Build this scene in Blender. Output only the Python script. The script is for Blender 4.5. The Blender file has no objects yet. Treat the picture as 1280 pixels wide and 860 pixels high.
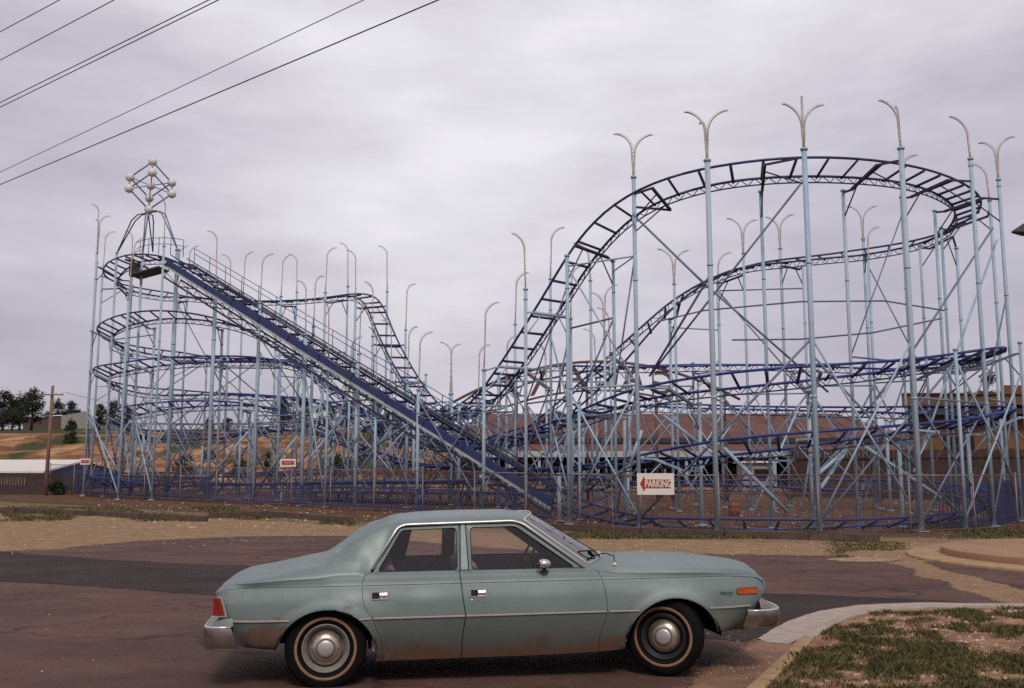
import bpy, math, random
from math import radians as R, sin, cos, pi
from mathutils import Vector as V, Matrix, noise
random.seed(7)
S = bpy.context.scene
COL = S.collection
# ------------------------------------------------------------------ camera maths (used to survey real positions)
PITCH = R(7.78); FPX = 1244.0; EYE = 1.6
def ray(px, py):
    u = (px-640)/FPX; v = (430-py)/FPX
    return V((u, cos(PITCH)-v*sin(PITCH), sin(PITCH)+v*cos(PITCH)))
def at(px, py, Y):
    d = ray(px, py); return V((0, 0, EYE)) + d*(Y/d.y)
def atz(px, py, z=0.0):
    d = ray(px, py); return V((0, 0, EYE)) + d*((z-EYE)/d.z)
def smooth(a, b, x):
    t = max(0.0, min(1.0, (x-a)/(b-a))); return t*t*(3-2*t)
def terr(x, y):
    h = 0.028*max(0.0, min(y, 66)-33)
    # hill rising behind the left half of the ride
    m = smooth(14, -16, x+ (y-90)*0.10)
    h += m*(6.7*smooth(68, 128, y) + 1.9*smooth(126, 160, y))
    h += (1-m)*0.6*smooth(70, 140, y)
    h += 0.35*smooth(62, 80, y)*noise.noise(V((x*0.05, y*0.06, 0)))
    # rough broken ground of the slope
    h += m*smooth(72, 84, y)*(1-smooth(120, 135, y))*(0.8*noise.noise(V((x*0.07, y*0.12, 3)))+0.3*noise.noise(V((x*0.3, y*0.3, 5))))
    return h
def gat(px, py):
    d = ray(px, py); t = 3.0; o = V((0, 0, EYE))
    while t < 400:
        p = o+d*t
        if p.z <= terr(p.x, p.y): return V((p.x, p.y, terr(p.x, p.y)))
        t += 0.02 + t*0.0005
    return o+d*t
# ------------------------------------------------------------------ helpers
class MB:
    def __init__(s): s.v = []; s.f = []; s.m = []; s.sm = []
    def add(s, vs, fs, mi=0, sm=False):
        b = len(s.v); s.v += [tuple(p) for p in vs]
        for f in fs: s.f.append(tuple(i+b for i in f)); s.m.append(mi); s.sm.append(sm)
        return s
    def tube(s, pts, r, n=6, mi=0, cap=True, sm=True, r2=None):
        pts = [V(p) for p in pts]; k = len(pts); rings = []
        t0 = (pts[1]-pts[0]).normalized()
        up = V((0, 0, 1)) if abs(t0.z) < 0.9 else V((0, 1, 0))
        nrm = (up - t0*up.dot(t0)).normalized()
        for i, p in enumerate(pts):
            if i == 0: t = pts[1]-pts[0]
            elif i == k-1: t = pts[-1]-pts[-2]
            else: t = (pts[i+1]-pts[i]).normalized()+(pts[i]-pts[i-1]).normalized()
            t = t.normalized() if t.length > 1e-9 else t0
            nrm = nrm - t*nrm.dot(t)
            nrm = nrm.normalized() if nrm.length > 1e-6 else V((1, 0, 0))
            b = t.cross(nrm); rr = r if not isinstance(r, (list, tuple)) else r[i]
            if r2 is not None and not isinstance(r, (list, tuple)): rr = r+(r2-r)*i/(k-1)
            rings.append([p+(nrm*cos(2*pi*j/n)+b*sin(2*pi*j/n))*rr for j in range(n)])
        vs = [q for g in rings for q in g]; fs = []
        for i in range(k-1):
            for j in range(n):
                a = i*n+j; c = i*n+(j+1) % n
                fs.append((a, c, c+n, a+n))
        if cap: fs.append(tuple(range(n-1, -1, -1))); fs.append(tuple((k-1)*n+j for j in range(n)))
        return s.add(vs, fs, mi, sm)
    def box(s, c, d, rz=0.0, mi=0):
        c = V(c); x, y, z = d[0]/2, d[1]/2, d[2]/2; m = Matrix.Rotation(rz, 3, 'Z')
        vs = [c+m@V((a*x, b*y, e*z)) for a, b, e in ((-1,-1,-1),(1,-1,-1),(1,1,-1),(-1,1,-1),(-1,-1,1),(1,-1,1),(1,1,1),(-1,1,1))]
        return s.add(vs, [(0,3,2,1),(4,5,6,7),(0,1,5,4),(1,2,6,5),(2,3,7,6),(3,0,4,7)], mi)
    def beam(s, a, b, w, h, mi=0, up=V((0,0,1))):
        a = V(a); b = V(b); t = (b-a).normalized()
        if abs(t.dot(up)) > 0.98: up = V((0,1,0))
        l = t.cross(up).normalized(); n = l.cross(t).normalized(); vs = []
        for p in (a, b):
            for i, j in ((-1,-1),(1,-1),(1,1),(-1,1)): vs.append(p+l*(i*w/2)+n*(j*h/2))
        return s.add(vs, [(0,1,2,3),(7,6,5,4),(0,4,5,1),(1,5,6,2),(2,6,7,3),(3,7,4,0)], mi)
    def lathe(s, prof, n=32, axis='Y', c=(0,0,0), mi=0, sm=True, cap=False):
        # prof: (radius, along) pairs
        vs = []; fs = []; c = V(c)
        for r, a in prof:
            for j in range(n):
                t = 2*pi*j/n; p = (r*cos(t), r*sin(t))
                vs.append(c+ (V((p[0], a, p[1])) if axis == 'Y' else V((p[0], p[1], a)) if axis == 'Z' else V((a, p[0], p[1]))))
        for i in range(len(prof)-1):
            for j in range(n):
                a = i*n+j; b = i*n+(j+1) % n; fs.append((a, b, b+n, a+n))
        if cap: fs.append(tuple(range(n))); fs.append(tuple((len(prof)-1)*n+j for j in range(n)))
        return s.add(vs, fs, mi, sm)
    def sphere(s, c, r, n=10, mi=0, sc=(1,1,1)):
        c = V(c); vs = []; fs = []; k = max(4, n//2)
        for i in range(k+1):
            a = pi*i/k
            for j in range(n):
                t = 2*pi*j/n; vs.append(c+V((sin(a)*cos(t)*r*sc[0], sin(a)*sin(t)*r*sc[1], cos(a)*r*sc[2])))
        for i in range(k):
            for j in range(n):
                a = i*n+j; b = i*n+(j+1) % n; fs.append((a, a+n, b+n, b))
        return s.add(vs, fs, mi, True)
    def prism(s, poly, z0, z1, mi=0):
        n = len(poly); vs = [(p[0], p[1], z0) for p in poly]+[(p[0], p[1], z1) for p in poly]
        fs = [tuple(range(n-1, -1, -1)), tuple(range(n, 2*n))]+[(i, (i+1) % n, (i+1) % n+n, i+n) for i in range(n)]
        return s.add(vs, fs, mi)
    def build(s, name, mats, parent=None, origin=None):
        me = bpy.data.meshes.new(name)
        o = V(origin) if origin is not None else V((0,0,0))
        me.from_pydata([tuple(V(p)-o) for p in s.v], [], s.f)
        for m in (mats if isinstance(mats, (list, tuple)) else [mats]): me.materials.append(m)
        me.polygons.foreach_set('material_index', s.m); me.polygons.foreach_set('use_smooth', s.sm)
        me.update()
        ob = bpy.data.objects.new(name, me); COL.objects.link(ob)
        if parent: ob.parent = parent
        ob.location = o
        return ob
def tag(o, label=None, cat=None, group=None, kind=None):
    if label: o['label'] = label
    if cat: o['category'] = cat
    if group: o['group'] = group
    if kind: o['kind'] = kind
    return o
def empty(name, loc=(0,0,0), rz=0.0):
    o = bpy.data.objects.new(name, None); COL.objects.link(o); o.location = loc; o.rotation_euler = (0,0,rz); o.empty_display_size = 0.2; return o
def smooth_angle(o, deg=35):
    me = o.data
    me.polygons.foreach_set('use_smooth', [True]*len(me.polygons))
    me.set_sharp_from_angle(angle=R(deg)); return o
def text_mesh(txt, size, name, mat, parent=None, extrude=0.004, spacing=1.0, bold=0.0):
    cu = bpy.data.curves.new('t', 'FONT'); cu.body = txt; cu.size = size; cu.align_x = 'CENTER'; cu.align_y = 'CENTER'
    cu.extrude = extrude; cu.offset = bold; cu.space_character = spacing; cu.resolution_u = 3
    t = bpy.data.objects.new('t', cu); COL.objects.link(t)
    dg = bpy.context.evaluated_depsgraph_get(); me = bpy.data.meshes.new_from_object(t.evaluated_get(dg))
    bpy.data.objects.remove(t); me.materials.clear(); me.materials.append(mat)
    o = bpy.data.objects.new(name, me); COL.objects.link(o)
    if parent: o.parent = parent
    return o
# ------------------------------------------------------------------ materials
def nm(name):
    m = bpy.data.materials.new(name); m.use_nodes = True; nt = m.node_tree
    return m, nt, nt.nodes['Principled BSDF']
def mat(name, col, rough=0.6, metal=0.0, var=0.0, scale=3.0, bump=0.0, bscale=30.0, spec=0.5, col2=None, thr=(0.45, 0.6), detail=6):
    m, nt, b = nm(name); N = nt.nodes; L = nt.links
    b.inputs['Base Color'].default_value = (*col, 1); b.inputs['Roughness'].default_value = rough
    b.inputs['Metallic'].default_value = metal; b.inputs['Specular IOR Level'].default_value = spec
    tc = N.new('ShaderNodeTexCoord')
    if var or col2:
        n = N.new('ShaderNodeTexNoise'); n.inputs['Scale'].default_value = scale; n.inputs['Detail'].default_value = detail; n.inputs['Roughness'].default_value = 0.65
        L.new(tc.outputs['Object'], n.inputs['Vector'])
        cr = N.new('ShaderNodeValToRGB'); L.new(n.outputs['Fac'], cr.inputs['Fac'])
        cr.color_ramp.elements[0].position = thr[0] if col2 else 0.3; cr.color_ramp.elements[1].position = thr[1] if col2 else 0.7
        if col2:
            cr.color_ramp.elements[0].color = (*col, 1); cr.color_ramp.elements[1].color = (*col2, 1)
        else:
            cr.color_ramp.elements[0].color = (*[c*(1-var) for c in col], 1); cr.color_ramp.elements[1].color = (*[min(1, c*(1+var)) for c in col], 1)
        L.new(cr.outputs['Color'], b.inputs['Base Color'])
    if bump:
        n2 = N.new('ShaderNodeTexNoise'); n2.inputs['Scale'].default_value = bscale; n2.inputs['Detail'].default_value = 8
        L.new(tc.outputs['Object'], n2.inputs['Vector'])
        bp = N.new('ShaderNodeBump'); bp.inputs['Strength'].default_value = bump; bp.inputs['Distance'].default_value = 0.02
        L.new(n2.outputs['Fac'], bp.inputs['Height']); L.new(bp.outputs['Normal'], b.inputs['Normal'])
    return m
M = {}
M['post'] = mat('pale blue post paint', (0.34, 0.45, 0.54), 0.5, var=0.18, scale=1.2)
M['post_rust'] = mat('chalky blue post paint with rust', (0.37, 0.46, 0.53), 0.6, col2=(0.27, 0.23, 0.20), thr=(0.60, 0.72), scale=1.6)
M['brace'] = mat('dull blue grey brace paint', (0.16, 0.20, 0.27), 0.55, var=0.2, scale=1.5)
M['beam'] = mat('pale beam paint', (0.44, 0.50, 0.52), 0.55, col2=(0.28, 0.27, 0.25), thr=(0.5, 0.7), scale=0.9)
M['rail'] = mat('navy track steel', (0.018, 0.025, 0.085), 0.5, var=0.3, scale=0.7)
M['navy'] = mat('dark navy track paint', (0.020, 0.028, 0.10), 0.5, var=0.35, scale=0.8)
M['blue'] = mat('deep blue track paint', (0.020, 0.040, 0.20), 0.5, var=0.35, scale=0.8)
M['darkiron'] = mat('dark iron', (0.03, 0.027, 0.035), 0.6, var=0.3)
M['lamp'] = mat('cream lamp tube paint', (0.52, 0.47, 0.42), 0.5, col2=(0.24, 0.15, 0.11), thr=(0.48, 0.66), scale=1.3)
M['white'] = mat('dirty white paint', (0.66, 0.64, 0.60), 0.45, var=0.12)
M['mesh'] = mat('dull wire mesh', (0.085, 0.065, 0.075), 0.7, var=0.2)
M['liftblue'] = mat('grimy dark blue lift board', (0.018, 0.034, 0.15), 0.6, col2=(0.035, 0.045, 0.10), thr=(0.42, 0.62), scale=1.6, detail=9)
M['darkblue'] = mat('dark blue barrier paint', (0.014, 0.026, 0.11), 0.6, var=0.4, scale=1.5)
M['rustrail'] = mat('rusty red fence pipe', (0.17, 0.075, 0.06), 0.7, var=0.3)
M['galv'] = mat('weathered galvanised pipe', (0.22, 0.19, 0.19), 0.6, var=0.2)
M['wood'] = mat('weathered brown boards', (0.060, 0.033, 0.027), 0.85, var=0.35, scale=2.5, bump=0.3)
M['timber'] = mat('old railway timber', (0.095, 0.062, 0.05), 0.9, var=0.4, scale=4, bump=0.5)
M['pole'] = mat('utility pole wood', (0.21, 0.125, 0.09), 0.9, var=0.25, scale=3)
M['wire'] = mat('power cable', (0.07, 0.045, 0.048), 0.6)
M['roofred'] = mat('red brown roofing', (0.165, 0.058, 0.036), 0.85, col2=(0.085, 0.045, 0.036), thr=(0.4, 0.62), scale=0.7, detail=9)
M['wallgrey'] = mat('pale grey fascia', (0.40, 0.41, 0.40), 0.7, var=0.1)
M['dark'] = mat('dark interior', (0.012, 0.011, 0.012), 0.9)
M['tin'] = mat('white tin roof', (0.70, 0.66, 0.60), 0.5, var=0.08)
M['shedblue'] = mat('blue shed boards', (0.03, 0.065, 0.19), 0.7, var=0.2)
M['warehouse'] = mat('grey sheet metal wall', (0.27, 0.25, 0.24), 0.6, var=0.08)
M['ochre'] = mat('ochre brown building boards', (0.18, 0.088, 0.032), 0.8, col2=(0.10, 0.052, 0.026), thr=(0.4, 0.65), scale=0.6)
M['bark'] = mat('bark', (0.07, 0.05, 0.04), 0.9, var=0.3)
def leafmat(name, c1, c2):
    m, nt, b = nm(name); N = nt.nodes; L = nt.links
    oi = N.new('ShaderNodeNewGeometry'); cr = N.new('ShaderNodeValToRGB')
    cr.color_ramp.elements[0].color = (*c1, 1); cr.color_ramp.elements[1].color = (*c2, 1)
    L.new(oi.outputs['Random Per Island'], cr.inputs['Fac']); L.new(cr.outputs['Color'], b.inputs['Base Color'])
    b.inputs['Roughness'].default_value = 0.75; b.inputs['Specular IOR Level'].default_value = 0.2
    return m
M['leaf'] = leafmat('dark foliage', (0.016, 0.028, 0.014), (0.045, 0.062, 0.028))
M['leaf2'] = leafmat('mid foliage', (0.03, 0.046, 0.018), (0.075, 0.09, 0.04))
M['grass'] = leafmat('short grass blades', (0.026, 0.036, 0.012), (0.175, 0.145, 0.058))
M['pebble'] = leafmat('pebbles', (0.24, 0.16, 0.11), (0.55, 0.42, 0.32))
SKYG = 1.27; SUNE = 1.6
# ------------------------------------------------------------------ ground
def ground_material():
    m, nt, b = nm('ground'); N = nt.nodes; L = nt.links
    tc = N.new('ShaderNodeTexCoord'); sp = N.new('ShaderNodeSeparateXYZ'); L.new(tc.outputs['Object'], sp.inputs[0])
    def noi(s, d=8, r=0.65):
        n = N.new('ShaderNodeTexNoise'); n.inputs['Scale'].default_value = s; n.inputs['Detail'].default_value = d; n.inputs['Roughness'].default_value = r
        L.new(tc.outputs['Object'], n.inputs['Vector']); return n.outputs['Fac']
    def ramp(f, stops):
        c = N.new('ShaderNodeValToRGB'); L.new(f, c.inputs['Fac']); e = c.color_ramp.elements
        while len(e) < len(stops): e.new(0.5)
        for i, (p, col) in enumerate(stops): e[i].position = p; e[i].color = (*col, 1)
        return c.outputs['Color']
    def mix(f, a, c):
        x = N.new('ShaderNodeMix'); x.data_type = 'RGBA'; L.new(f, x.inputs[0]); L.new(a, x.inputs[6]); L.new(c, x.inputs[7]); return x.outputs[2]
    def ma(op, a, bb, clamp=False):
        x = N.new('ShaderNodeMath'); x.operation = op; x.use_clamp = clamp
        for i, q in enumerate((a, bb)):
            if isinstance(q, (int, float)): x.inputs[i].default_value = q
            else: L.new(q, x.inputs[i])
        return x.outputs[0]
    n1 = noi(0.35); n2 = noi(2.2, 10, 0.75); n3 = noi(14, 6, 0.8); n0 = noi(0.045, 5)
    gravel = ramp(n2, [(0.32, (0.12, 0.07, 0.04)), (0.5, (0.31, 0.19, 0.105)), (0.68, (0.48, 0.335, 0.20))])
    fine = ramp(n3, [(0.36, (0.12, 0.07, 0.04)), (0.64, (0.52, 0.365, 0.22))])
    g = N.new('ShaderNodeMix'); g.data_type = 'RGBA'; g.inputs[0].default_value = 0.45; L.new(gravel, g.inputs[6]); L.new(fine, g.inputs[7]); gravel = g.outputs[2]
    dirt = ramp(n2, [(0.25, (0.05, 0.030, 0.022)), (0.5, (0.13, 0.072, 0.044)), (0.75, (0.31, 0.18, 0.105))])
    orange = ramp(n1, [(0.36, (0.10, 0.055, 0.03)), (0.48, (0.29, 0.13, 0.055)), (0.62, (0.46, 0.28, 0.155))])
    green = ramp(n2, [(0.3, (0.030, 0.038, 0.018)), (0.7, (0.085, 0.085, 0.040))])
    # distance bands follow the lie of the land
    yy = ma('ADD', sp.outputs['Y'], ma('MULTIPLY', ma('SUBTRACT', n1, 0.5), 5.0))
    # front fence line Y = 30.. slanting away to the left
    line = ma('ADD', sp.outputs['Y'], ma('MULTIPLY', ma('MINIMUM', sp.outputs['X'], 6.0), 0.72))
    line = ma('ADD', line, ma('MULTIPLY', ma('SUBTRACT', n1, 0.5), 1.6))
    f1 = ma('MULTIPLY', ma('SUBTRACT', line, 32.3), 1.2, True)
    c = mix(f1, gravel, dirt)
    gb = ma('MULTIPLY', ma('MULTIPLY', ma('SUBTRACT', line, 30.2), 1.5, True), ma('MULTIPLY', ma('SUBTRACT', 34.3, line), 1.2, True))
    gb = ma('MULTIPLY', gb, ma('MULTIPLY', ma('SUBTRACT', n2, 0.44), 7.0, True))
    left = ma('MULTIPLY', ma('ADD', ma('MULTIPLY', sp.outputs['X'], -0.12), 0.45), 1.0, True)
    gb = ma('MULTIPLY', gb, ma('MAXIMUM', left, 0.55))
    c = mix(gb, c, green)
    f2 = ma('MULTIPLY', ma('SUBTRACT', yy, 63.0), 0.12, True); c = mix(f2, c, orange)
    gm = ma('MULTIPLY', ma('SUBTRACT', noi(0.11, 8, 0.6), 0.50), 12.0, True)
    gm = ma('MULTIPLY', gm, f2); c = mix(gm, c, green)
    f3 = ma('MULTIPLY', ma('SUBTRACT', yy, 126.0), 0.15, True); c = mix(f3, c, green)
    L.new(c, b.inputs['Base Color']); b.inputs['Roughness'].default_value = 0.95; b.inputs['Specular IOR Level'].default_value = 0.1
    bp = N.new('ShaderNodeBump'); bp.inputs['Strength'].default_value = 0.6; bp.inputs['Distance'].default_value = 0.05
    hh = ma('ADD', n3, ma('MULTIPLY', n2, 2.0)); L.new(hh, bp.inputs['Height']); L.new(bp.outputs['Normal'], b.inputs['Normal'])
    return m
M['ground'] = ground_material()
def asphalt_mat(name, base, var, seed=0.0):
    m, nt, b = nm(name); N = nt.nodes; L = nt.links
    tc = N.new('ShaderNodeTexCoord'); mp = N.new('ShaderNodeMapping'); mp.inputs['Location'].default_value = (seed, seed*2, 0); L.new(tc.outputs['Object'], mp.inputs[0])
    def noi(s, d, r, sc=None):
        n = N.new('ShaderNodeTexNoise'); n.inputs['Scale'].default_value = s; n.inputs['Detail'].default_value = d; n.inputs['Roughness'].default_value = r
        if sc:
            q = N.new('ShaderNodeMapping'); q.inputs['Scale'].default_value = sc; q.inputs['Rotation'].default_value = (0,0,R(7)); L.new(mp.outputs[0], q.inputs[0]); L.new(q.outputs[0], n.inputs['Vector'])
        else: L.new(mp.outputs[0], n.inputs['Vector'])
        return n.outputs['Fac']
    def ramp(f, a, bb, p0=0.3, p1=0.7):
        c = N.new('ShaderNodeValToRGB'); L.new(f, c.inputs['Fac']); e = c.color_ramp.elements
        e[0].position = p0; e[1].position = p1; e[0].color = (*a, 1); e[1].color = (*bb, 1); return c.outputs['Color']
    def mul(a, c, f):
        x = N.new('ShaderNodeMix'); x.data_type = 'RGBA'; x.blend_type = 'MULTIPLY'; x.inputs[0].default_value = f; L.new(a, x.inputs[6]); L.new(c, x.inputs[7]); return x.outputs[2]
    lo = tuple(q*(1-var) for q in base); hi = tuple(q*(1+var) for q in base)
    c = ramp(noi(0.8, 6, 0.6, (0.35, 1.6, 1)), lo, hi)
    c = mul(c, ramp(noi(60, 3, 0.8), (0.42, 0.42, 0.42), (1.45, 1.4, 1.36)), 0.9)
    c = mul(c, ramp(noi(2.6, 8, 0.75), (0.72, 0.72, 0.74), (1.15, 1.12, 1.1)), 0.8)
    # cracks
    vo = N.new('ShaderNodeTexVoronoi'); vo.feature = 'DISTANCE_TO_EDGE'; vo.inputs['Scale'].default_value = 0.33
    wv = N.new('ShaderNodeTexNoise'); wv.inputs['Scale'].default_value = 1.3; wv.inputs['Detail'].default_value = 8; L.new(mp.outputs[0], wv.inputs['Vector'])
    va = N.new('ShaderNodeVectorMath'); va.operation = 'MULTIPLY_ADD'; L.new(wv.outputs['Color'], va.inputs[0]); va.inputs[1].default_value = (1.6, 1.6, 0); L.new(mp.outputs[0], va.inputs[2]); L.new(va.outputs[0], vo.inputs['Vector'])
    c = mul(c, ramp(vo.outputs['Distance'], (0.40, 0.38, 0.38), (1, 1, 1), 0.004, 0.012), 0.75)
    c = mul(c, ramp(noi(0.55, 5, 0.55), (0.70, 0.68, 0.68), (1.1, 1.1, 1.1), 0.36, 0.58), 0.8)
    # sandy dust lying in streaks
    x = N.new('ShaderNodeMix'); x.data_type = 'RGBA'; f = ramp(noi(0.9, 9, 0.8, (0.4, 2.4, 1)), (0,0,0), (0.55,0.55,0.55), 0.62, 0.80)
    L.new(f, x.inputs[0]); L.new(c, x.inputs[6]); x.inputs[7].default_value = (0.26, 0.175, 0.125, 1)
    L.new(x.outputs[2], b.inputs['Base Color']); b.inputs['Roughness'].default_value = 0.85; b.inputs['Specular IOR Level'].default_value = 0.25
    bp = N.new('ShaderNodeBump'); bp.inputs['Strength'].default_value = 0.5; bp.inputs['Distance'].default_value = 0.012
    L.new(noi(75, 4, 0.8), bp.inputs['Height']); L.new(bp.outputs['Normal'], b.inputs['Normal'])
    return m
M['asphalt'] = asphalt_mat('worn purplish asphalt', (0.128, 0.074, 0.058), 0.22)
M['asphalt2'] = asphalt_mat('dark asphalt patch', (0.048, 0.031, 0.027), 0.22, 5.0)
M['sand'] = mat('sandy spill', (0.40, 0.27, 0.165), 0.95, col2=(0.22, 0.135, 0.08), thr=(0.4, 0.65), scale=5, bump=0.5, bscale=40)
M['redsoil'] = mat('red soil', (0.17, 0.075, 0.034), 0.95, col2=(0.36, 0.205, 0.11), thr=(0.40, 0.62), scale=4.5, bump=0.8, bscale=18, detail=10)
M['gutter'] = mat('rust stained gutter pan', (0.28, 0.15, 0.085), 0.9, col2=(0.15, 0.085, 0.060), thr=(0.4, 0.65), scale=2.5, bump=0.3)
M['conc'] = mat('pale worn concrete', (0.42, 0.35, 0.28), 0.85, col2=(0.32, 0.25, 0.19), thr=(0.42, 0.66), scale=6, bump=0.25, bscale=60, detail=10)
M['kerb'] = mat('ochre stained kerb', (0.42, 0.27, 0.13), 0.85, col2=(0.29, 0.18, 0.10), thr=(0.42, 0.66), scale=5, bump=0.25, bscale=50)
M['slab'] = mat('tan concrete slab', (0.38, 0.22, 0.12), 0.85, col2=(0.30, 0.175, 0.10), thr=(0.4, 0.65), scale=1.5, bump=0.15, bscale=60)

def axis(vals):
    out = []
    for (a, b, st) in vals:
        n = max(1, round((b-a)/st)); out += [a+(b-a)*i/n for i in range(n)]
    out.append(vals[-1][1]); return out
xs = axis([(-900, -200, 60), (-200, -60, 5), (-60, 60, 1.2), (60, 200, 5), (200, 900, 60)])
ys = axis([(-60, 0, 6), (0, 60, 1.2), (60, 140, 1.2), (140, 260, 6), (260, 1200, 60)])
g = MB(); nx = len(xs)
g.add([(x, y, terr(x, y)) for y in ys for x in xs], [(j*nx+i, j*nx+i+1, (j+1)*nx+i+1, (j+1)*nx+i) for j in range(len(ys)-1) for i in range(nx-1)], 0, True)
tag(g.build('ground', M['ground']), kind='structure')

def rough_poly(pts, step=0.25, amp=0.12, seed=0.0, f=1.3, closed=True):
    out = []; n = len(pts)
    for i in range(n if closed else n-1):
        a = V(pts[i]).to_2d(); b = V(pts[(i+1) % n]).to_2d(); d = b-a; k = max(1, int(d.length/step)); nn = V((-d.y, d.x)).normalized() if d.length > 0 else V((0,0))
        for j in range(k):
            p = a+d*j/k; w = 0 if j == 0 and d.length > 8 else 1
            q = noise.noise(V((p.x*f, p.y*f, seed)))+0.5*noise.noise(V((p.x*f*3.1, p.y*f*3.1, seed+4)))
            out.append(p+nn*q*amp*w)
    return out
def sheet(name, poly, z, mt, feather=0.0, **k):
    import bmesh
    b = MB(); b.add([(p.x, p.y, z) for p in poly], [tuple(range(len(poly)))]); o = b.build(name, mt)
    bm = bmesh.new(); bm.from_mesh(o.data); bmesh.ops.triangulate(bm, faces=bm.faces[:])
    for fc in bm.faces:
        if fc.normal.z < 0: fc.normal_flip()
    lay = bm.verts.layers.float.new('fe')
    for v in bm.verts: v[lay] = 1.0
    if feather:
        n = len(poly); area = sum(poly[i].x*poly[(i+1) % n].y-poly[(i+1) % n].x*poly[i].y for i in range(n)); sg_ = 1 if area > 0 else -1
        bm.verts.ensure_lookup_table(); base = [bm.verts[i] for i in range(n)]; outv = []
        for i in range(n):
            t = (poly[(i+3) % n]-poly[i-3]); t = t.normalized() if t.length > 1e-6 else V((1, 0)); q = poly[i]+V((t.y, -t.x))*feather*sg_
            v = bm.verts.new((q.x, q.y, z-0.0005)); v[lay] = 0.0; outv.append(v)
        for i in range(n):
            j = (i+1) % n; f = bm.faces.new((base[i], base[j], outv[j], outv[i])); f.normal_update()
            if f.normal.z < 0: f.normal_flip()
    bm.to_mesh(o.data); bm.free(); tag(o, **k); return o
def feathered(m, scale=9.0):
    nt = m.node_tree; N = nt.nodes; L = nt.links; b = N['Principled BSDF']; at_ = N.new('ShaderNodeAttribute'); at_.attribute_name = 'fe'
    tc = N.new('ShaderNodeTexCoord'); n = N.new('ShaderNodeTexNoise'); n.inputs['Scale'].default_value = scale; n.inputs['Detail'].default_value = 10; n.inputs['Roughness'].default_value = 0.8; L.new(tc.outputs['Object'], n.inputs['Vector'])
    a = N.new('ShaderNodeMapRange'); a.inputs[1].default_value = 0.36; a.inputs[2].default_value = 0.64; L.new(n.outputs['Fac'], a.inputs[0])
    s1 = N.new('ShaderNodeMath'); s1.operation = 'MULTIPLY_ADD'; L.new(at_.outputs['Fac'], s1.inputs[0]); s1.inputs[1].default_value = 1.3; s1.inputs[2].default_value = -0.15
    s2 = N.new('ShaderNodeMath'); s2.operation = 'SUBTRACT'; L.new(s1.outputs[0], s2.inputs[0]); L.new(a.outputs[0], s2.inputs[1])
    s3 = N.new('ShaderNodeMath'); s3.operation = 'MULTIPLY'; s3.use_clamp = True; L.new(s2.outputs[0], s3.inputs[0]); s3.inputs[1].default_value = 6.0
    L.new(s3.outputs[0], b.inputs['Alpha']); return m
for k_ in ('asphalt', 'asphalt2', 'sand', 'gutter'): feathered(M[k_], 6.0 if k_ != 'gutter' else 14.0)
P2 = lambda px, py, z=0.0: atz(px, py, z)
road = [P2(-400, 700), P2(0, 690), P2(80, 686), P2(180, 676), P2(300, 671), P2(430, 670), P2(540, 679), P2(620, 686), P2(700, 690), P2(820, 692), P2(960, 694), P2(1052, 696), P2(1110, 706), P2(1170, 730), P2(1228, 752), V((5.2, 8.0, 0)), V((5.2, -30, 0)), V((-60, -30, 0))]
sheet('road', rough_poly(road, 0.35, 0.22, 1.0, 0.9), 0.004, M['asphalt'], 0.28, kind='structure')
rr = [P2(1160, 703), P2(1215, 718), P2(1290, 737), P2(1500, 790), P2(1700, 740), P2(1400, 716), P2(1240, 702)]
sheet('road_far_lane', rough_poly(rr, 0.3, 0.2, 2.0), 0.004, M['asphalt'], 0.25, kind='structure')
pt = [P2(-300, 697), P2(0, 690), P2(80, 696), P2(130, 700), P2(240, 706), P2(300, 707), P2(700, 722), P2(960, 742), P2(1180, 752), P2(1222, 754.5), P2(1100, 757), P2(1000, 775), P2(930, 802), P2(800, 790), P2(500, 765), P2(262, 744), P2(160, 736), P2(60, 730), P2(0, 727), P2(-300, 730)]
sheet('road_patch', rough_poly(pt, 0.3, 0.10, 3.0), 0.008, M['asphalt2'], 0.10, kind='structure')
sheet('sand_spill', rough_poly([P2(905, 829), P2(960, 803), P2(990, 806), P2(975, 840), P2(935, 880), P2(850, 880)], 0.08, 0.05, 4.0, 3.0), 0.012, M['gutter'], 0.22, kind='structure')
for i, (cx, cy, rx, ry) in enumerate(((1078, 700, .5, .15),)):
    c = P2(cx, cy); sheet('gravel_patch', rough_poly([c+V((rx*cos(t*pi/5), ry*2.2*sin(t*pi/5), 0)) for t in range(10)], 0.08, 0.14, 7.0+i, 2.5), 0.0125+0.0005*i, M['sand'], 0.5, kind='structure')

# grass verge with its kerb, gutter and concrete apron at the right front
KH = 0.13
inner = [P2(1280+260, 760, KH), P2(1300, 758.5, KH), P2(1200, 758, KH), P2(1139, 760, KH), P2(1095, 763.5, KH), P2(1066, 770, KH), P2(1040, 782, KH), P2(1020, 795, KH), P2(1001, 815, KH), P2(966, 850, KH), P2(930, 886, KH), P2(860, 960, KH), V((0.9, 4.2, KH)), V((9, 4.2, KH))]
vg = MB()
def offs(pl, d):   # widen an open polyline to its left
    out = []
    for i, p in enumerate(pl):
        a = pl[max(0, i-1)]; b = pl[min(len(pl)-1, i+1)]; t = (b-a); t.z = 0; t.normalize(); out.append(p+V((t.y, -t.x, 0))*-d)
    return out
def resamp(pl, st):
    out = []
    for i in range(len(pl)-1):
        n = max(1, int((pl[i+1]-pl[i]).length/st))
        for j in range(n):
            p0 = pl[max(0,i-1)]; p1 = pl[i]; p2 = pl[i+1]; p3 = pl[min(len(pl)-1,i+2)]; t = j/n
            out.append(0.5*((2*p1)+(p2-p0)*t+(2*p0-5*p1+4*p2-p3)*t*t+(3*p1-p0-3*p2+p3)*t*t*t))
    out.append(pl[-1]); return out
kl = resamp(inner[:12], 0.12)
side = 1
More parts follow.
